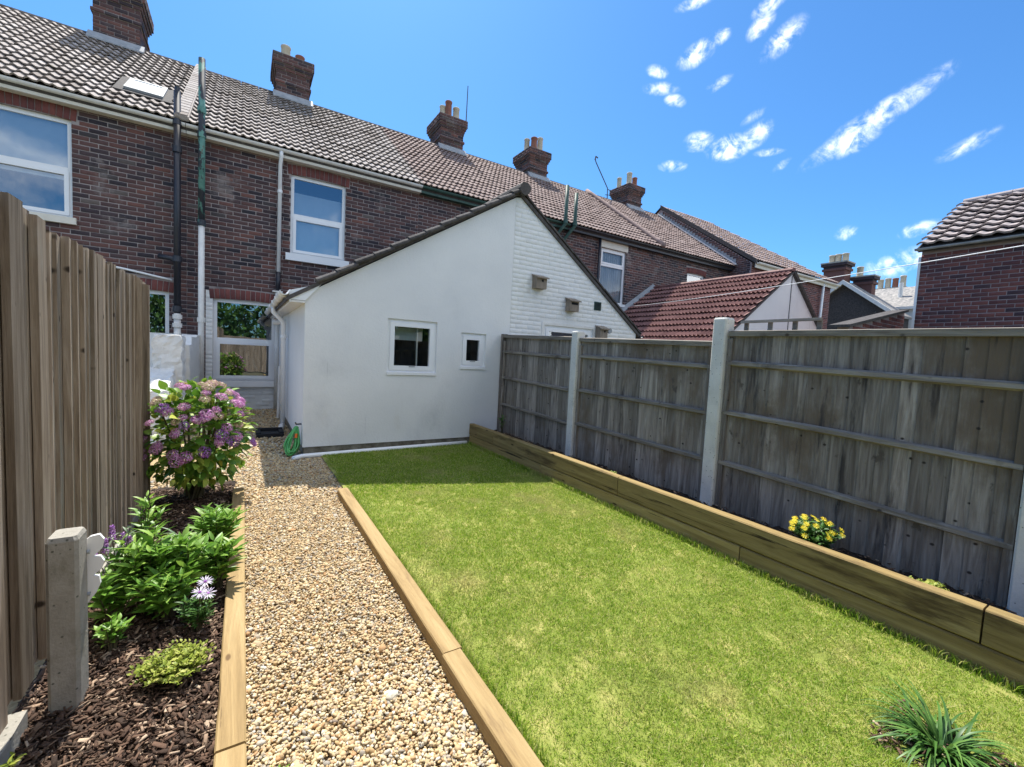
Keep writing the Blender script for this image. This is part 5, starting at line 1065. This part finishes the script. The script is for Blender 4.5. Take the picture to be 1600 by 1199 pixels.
# hydrangea with its flower heads
hy = empty('hydrangea_bush', (-.40, 5.25, .04), 'large hydrangea bush with pink and purple flower heads by the fence', 'shrub')
g = np.random.default_rng(12); HB = np.array((-.40, 5.25, .03)); HC = np.array((-.37, 5.22, .66)); HR = np.array((.43, .45, .54))
paths = []
for i in range(26):
    a = g.uniform(0, 6.28); e = g.uniform(.1, 1.2); d = np.array((math.cos(a)*math.cos(e), math.sin(a)*math.cos(e), math.sin(e)*.9)); tip = HC + d*HR*.9
    b0 = HB + np.r_[g.normal(0,.05,2), 0]; paths.append([tuple(b0), tuple(b0*.6+tip*.4+np.array((0,0,-.03))), tuple(b0*.25+tip*.75), tuple(tip)])
stems_mesh(paths, .011).build('stem', M['stem'], hy)
bv, bf = leaf_v(.105, .074, fold=.2, droop=.3, n=5); lmes = np_mesh('leaf', bv, bf, M['leaf_hyd'], smooth=True)
for i in range(300):
    a = g.uniform(0, 6.28); e = math.asin(g.uniform(-.75, 1)); rr = g.uniform(.8, 1.04); d = np.array((math.cos(a)*math.cos(e), math.sin(a)*math.cos(e), math.sin(e)))
    p = HC + d*HR*rr*(1+.08*math.sin(5*a)); dr = np.array([d*1.0 + np.array((g.normal(0,.5), g.normal(0,.5), .15-.1*g.random()))]); R_ = frames(dr, g)[0]; s = g.uniform(.55, 1.1)
    mt = Matrix.Translation(p) @ Matrix(R_.tolist()).to_4x4() @ Matrix.Scale(s, 4); link('leaf', lmes, hy, mt)
n_ = 950; u_ = g.uniform(-.95, 1, n_); a_ = g.uniform(0, 6.28, n_); e_ = np.arcsin(u_); D_ = np.c_[np.cos(a_)*np.cos(e_), np.sin(a_)*np.cos(e_), np.sin(e_)]
P_ = HC + D_*HR*g.uniform(.45, .97, n_)[:, None]; S_ = g.uniform(.5, 1.05, n_)
V, F = scatter(bv, bf, P_, frames(D_ + g.normal(0, .45, (n_, 3)) + (0, 0, .1), g), np.c_[S_, S_, S_]); o = link('foliage', np_mesh('foliage', V, F, M['leaf_hyd'], smooth=True), hy); o['kind'] = 'stuff'
def head_mesh(m, seed, flat=.55, n=40, r=.052):
    g = np.random.default_rng(seed); i = np.arange(n); ph = np.arccos(1-1.25*(i+.5)/n); th = i*2.39996; d = np.c_[np.sin(ph)*np.cos(th), np.sin(ph)*np.sin(th), np.cos(ph)]
    mb = MB()
    for k in range(n):
        c = d[k]*r*np.array((1,1,flat)); R_ = np.array(Vector((0,0,1)).rotation_difference(Vector(d[k]+g.normal(0,.3,3))).to_matrix()); s = .0165*g.uniform(.8,1.2)
        q = [np.array((s*math.cos(t), s*math.sin(t), 0 if j % 2 else .004)) * (1 if j % 2 == 0 else .42) for j, t in enumerate(np.linspace(0, 2*math.pi, 8, endpoint=False))]
        mb.add([c + R_@x for x in q], [tuple(range(8))])
    return mb.mesh('flower_head', m)
heads = dict(pink=[head_mesh(M['pink'], k) for k in (1,2)], purple=[head_mesh(M['purple'], k) for k in (3,4)], faded=[head_mesh(M['faded'], k) for k in (5,6)])
placed = 0
for i in range(72):
    a = g.uniform(-2.9, .5) if i % 3 else g.uniform(0, 6.28); e = g.uniform(-.25, 1.3); d = np.array((math.cos(a)*math.cos(e), math.sin(a)*math.cos(e), math.sin(e))); p = HC + d*HR*g.uniform(1.0, 1.08)
    kind = 'faded' if (e > .7 and g.random() < .7) or g.random() < .15 else ('pink' if g.random() < .82 else 'purple'); s = g.uniform(.6, 1.1)
    mt = Matrix.Translation(p) @ Vector((0,0,1)).rotation_difference(Vector(d*.7+np.array((0,0,.6)))).to_matrix().to_4x4() @ Matrix.Scale(s, 4); link('flower_head', heads[kind][i % 2], hy, mt)

leafy('leafy_perennial', (-.46, 3.2, .04), 'tall bright green leafy perennial beside the white plaque', 'plant', .46, .17, 22, 13, .105, .028, 'leaf_mid', 21)
leafy('leafy_perennial', (-.27, 3.16, .04), 'bright green leafy perennial in the middle of the mulch bed', 'plant', .40, .17, 22, 12, .105, .03, 'leaf_mid', 22)
leafy('leafy_perennial', (-.15, 3.62, .04), 'bright green leafy perennial leaning over the timber edging', 'plant', .42, .16, 22, 12, .1, .028, 'leaf_mid', 23)
leafy('leafy_perennial', (-.55, 3.66, .04), 'tall thin green perennial stems close to the fence', 'plant', .55, .10, 6, 14, .09, .022, 'leaf_mid', 24)
leafy('leafy_perennial', (-.36, 2.98, .04), 'bright green leafy perennial in front of its taller neighbours', 'plant', .30, .14, 20, 11, .095, .026, 'leaf_mid', 27)
leafy('leafy_perennial', (-.13, 3.22, .04), 'bright green leafy perennial touching the edging beside the daisy', 'plant', .33, .13, 18, 11, .095, .026, 'leaf_mid', 28)
leafy('leafy_perennial', (-.58, 3.0, .04), 'bright green leafy perennial right behind the stump post plaque', 'plant', .33, .11, 14, 11, .09, .025, 'leaf_mid', 29)
leafy('leafy_seedling', (-.55, 2.78, .04), 'small light green leafy plant at the foot of stump post', 'plant', .17, .07, 10, 9, .045, .02, 'leaf_mid', 25)
sv, tips, g_ = leafy('purple_salvia', (-.60, 3.22, .04), 'purple flower spikes of a salvia between plaque and perennials', 'plant', .50, .11, 8, 8, .07, .016, 'leaf_grey', 26)
for t in tips[:5]:
    mb = MB(); rr = random.Random(int(t[0]*1e4))
    for k in range(34):
        a = k*2.4; z = .085*k/34; r = .011*(1-.6*k/34)+.002; c = Vector(t)+Vector((r*math.cos(a), r*math.sin(a), z)); s = .005
        mb.obox(c, (s*math.cos(a), s*math.sin(a), .002), (-s*.6*math.sin(a), s*.6*math.cos(a), 0), (0, 0, s*.5))
    mb.build('flower_spike', M['purple'], sv)
def straps(name, base, label, n, L, W, m, seed, spread=1.0, group=None, cat='plant', up=1.0, limit=300):
    """clump of arching strap leaves, each leaf its own mesh"""
    g = np.random.default_rng(seed); root = empty(name, base, label, cat, group); B = Vector(base)
    for i in range(n):
        a = g.uniform(0, 6.28); l = L*g.uniform(.55, 1.1); el = g.uniform(.35, 1.35)*up; d = Vector((math.cos(a), math.sin(a), 0)); s = Vector((-d.y, d.x, 0)); mb = MB(); k = 6
        o = B + d*g.uniform(0, .03*spread) + s*g.normal(0, .02*spread); vs = []; cv = g.uniform(.6, 1.5)
        x = 0; z = 0; ang = el
        for j in range(k+1):
            w = W*(1-(j/k)**2.2)*.5+.0005; vs += [o+d*x+s*w+Vector((0,0,z+.15*w)), o+d*x+Vector((0,0,z)), o+d*x-s*w+Vector((0,0,z+.15*w))]
            x += l/k*math.cos(ang); z += l/k*math.sin(ang); ang -= cv*1.3/k*spread
        mb.add(vs, [q for j in range(k) for q in ((j*3,j*3+1,j*3+4,j*3+3),(j*3+1,j*3+2,j*3+5,j*3+4))]); mb.build('leaf', M[m], root, smooth=True)
    return root
straps('strap_leaf_plant', (-.33, 3.95, .04), 'grey green strap-leaved clump in front of the hydrangea', 34, .32, .022, 'leaf_grey', 31, group='plants in the mulch bed')
straps('grass_clump', (TUFT[0], TUFT[1], .03), 'dark green strappy clump growing in bare patch of lawn', 190, .31, .011, 'leaf_dark', 32, spread=1.3)
ds, tips, g_ = leafy('daisy_plant', (-.20, 2.78, .04), 'small dark daisy plant with white lilac flowers', 'plant', .2, .085, 26, 12, .05, .012, 'leaf_dark', 33)
for k, (x, y, z) in enumerate(((-.165,2.80,.30),(-.185,2.74,.275),(-.15,2.75,.255))):
    MB().tube([(-.19,2.78,.12),(x,y,z)], .003, 5).build('stem', M['stem'], ds); blossom(ds, (x,y,z), .042, 16, M['lilac'], M['purple'], (.1,-.5,1), seed=k)
leafy('thyme_mound', (-.265, 2.42, .04), 'low golden yellow green mound of tiny leaves', 'plant', .115, .165, 150, 9, .022, .014, 'leaf_gold', 34, stem_r=.0015)
mm, tips, g_ = leafy('chrysanthemum', (3.68, 1.47, .235), 'yellow flowering chrysanthemum in the raised bed by the fence', 'plant', .25, .19, 46, 11, .055, .022, 'leaf_dark', 35, group=None)
for k, t in enumerate(tips[:34]): blossom(mm, (t[0], t[1], t[2]+.02), .026, 12, M['yellow'], M['yellow'], (t[0]-3.66-.15, t[1]-1.47-.15, .35), seed=k)
leafy('shrub_seedling', (3.72, 6.2, .29), 'thin sparse seedling in the raised bed corner by white wall', 'plant', .34, .1, 7, 7, .05, .02, 'leaf_dark', 36, group=None)
leafy('ground_cover', (3.60, .80, .29), 'low pale creeping plant on raised bed near the right edge', 'plant', .07, .1, 30, 8, .025, .014, 'leaf_gold', 37, group=None, stem_r=.0015)
leafy('ground_cover', (3.56, 3.45, .29), 'tiny pale green weed on raised bed by the middle post', 'plant', .09, .05, 12, 8, .025, .014, 'leaf_gold', 38, group=None, stem_r=.0015)
leafy('weed', (.12, 1.66, .0), 'tiny green weed growing out of the gravel by the bed edging', 'plant', .05, .04, 7, 6, .035, .012, 'leaf_mid', 39, group=None, stem_r=.0015)
leafy('weed', (-.66, 2.05, .1), 'small yellow green weed beside the near fence boards', 'plant', .07, .03, 3, 5, .03, .01, 'leaf_gold', 40, group=None, stem_r=.0015)

# ------------------------------------------------------------------ garden hose hung on the corner of the extension
hs = empty('garden_hose', (.60, 6.75, 0), 'coiled green garden hose hanging at the corner of the white extension', 'hose')
g = np.random.default_rng(44); n = 22; pts = []
top = Vector((.685, 6.93, .44))
for k in range(n):
    w = g.uniform(.045, .125); h = g.uniform(.33, .415); cx = .585 + g.normal(0, .022); yo = g.uniform(-.16, .02); top_x = .665 + g.normal(0, .008)
    for j in range(14):
        t = 2*math.pi*j/14; q = (1-math.cos(t))/2      # loop hanging from the hook, wide at the bottom
        x = top_x + (cx-top_x)*q + w*math.sin(t)*(.25+.75*q); y = 6.90 + yo*q + .01*math.sin(3*t+k); z = .43 - h*q
        pts.append((min(x, .722), y, max(.018, z + g.normal(0, .003))))
def smooth_path(p, m=3):
    p = [Vector(q) for q in p]; out = []
    for i in range(len(p)-1):
        a, b, c, d = p[max(i-1,0)], p[i], p[i+1], p[min(i+2, len(p)-1)]
        for k in range(m):
            t = k/m; out.append(.5*((2*b)+(c-a)*t+(2*a-5*b+4*c-d)*t*t+(3*b-a-3*c+d)*t**3))
    return out
MB().tube(smooth_path(pts, 2), .0095, 6).build('hose', M['hose'], hs, smooth=True)
MB().tube([(.66,6.84,.34),(.655,6.83,.28)], .018, 10).build('connector', M['orange'], hs); MB().tube([(.735,6.95,.46),(.665,6.93,.46),(.655,6.93,.49)], .012, 8).build('hook', M['metal'], hs)
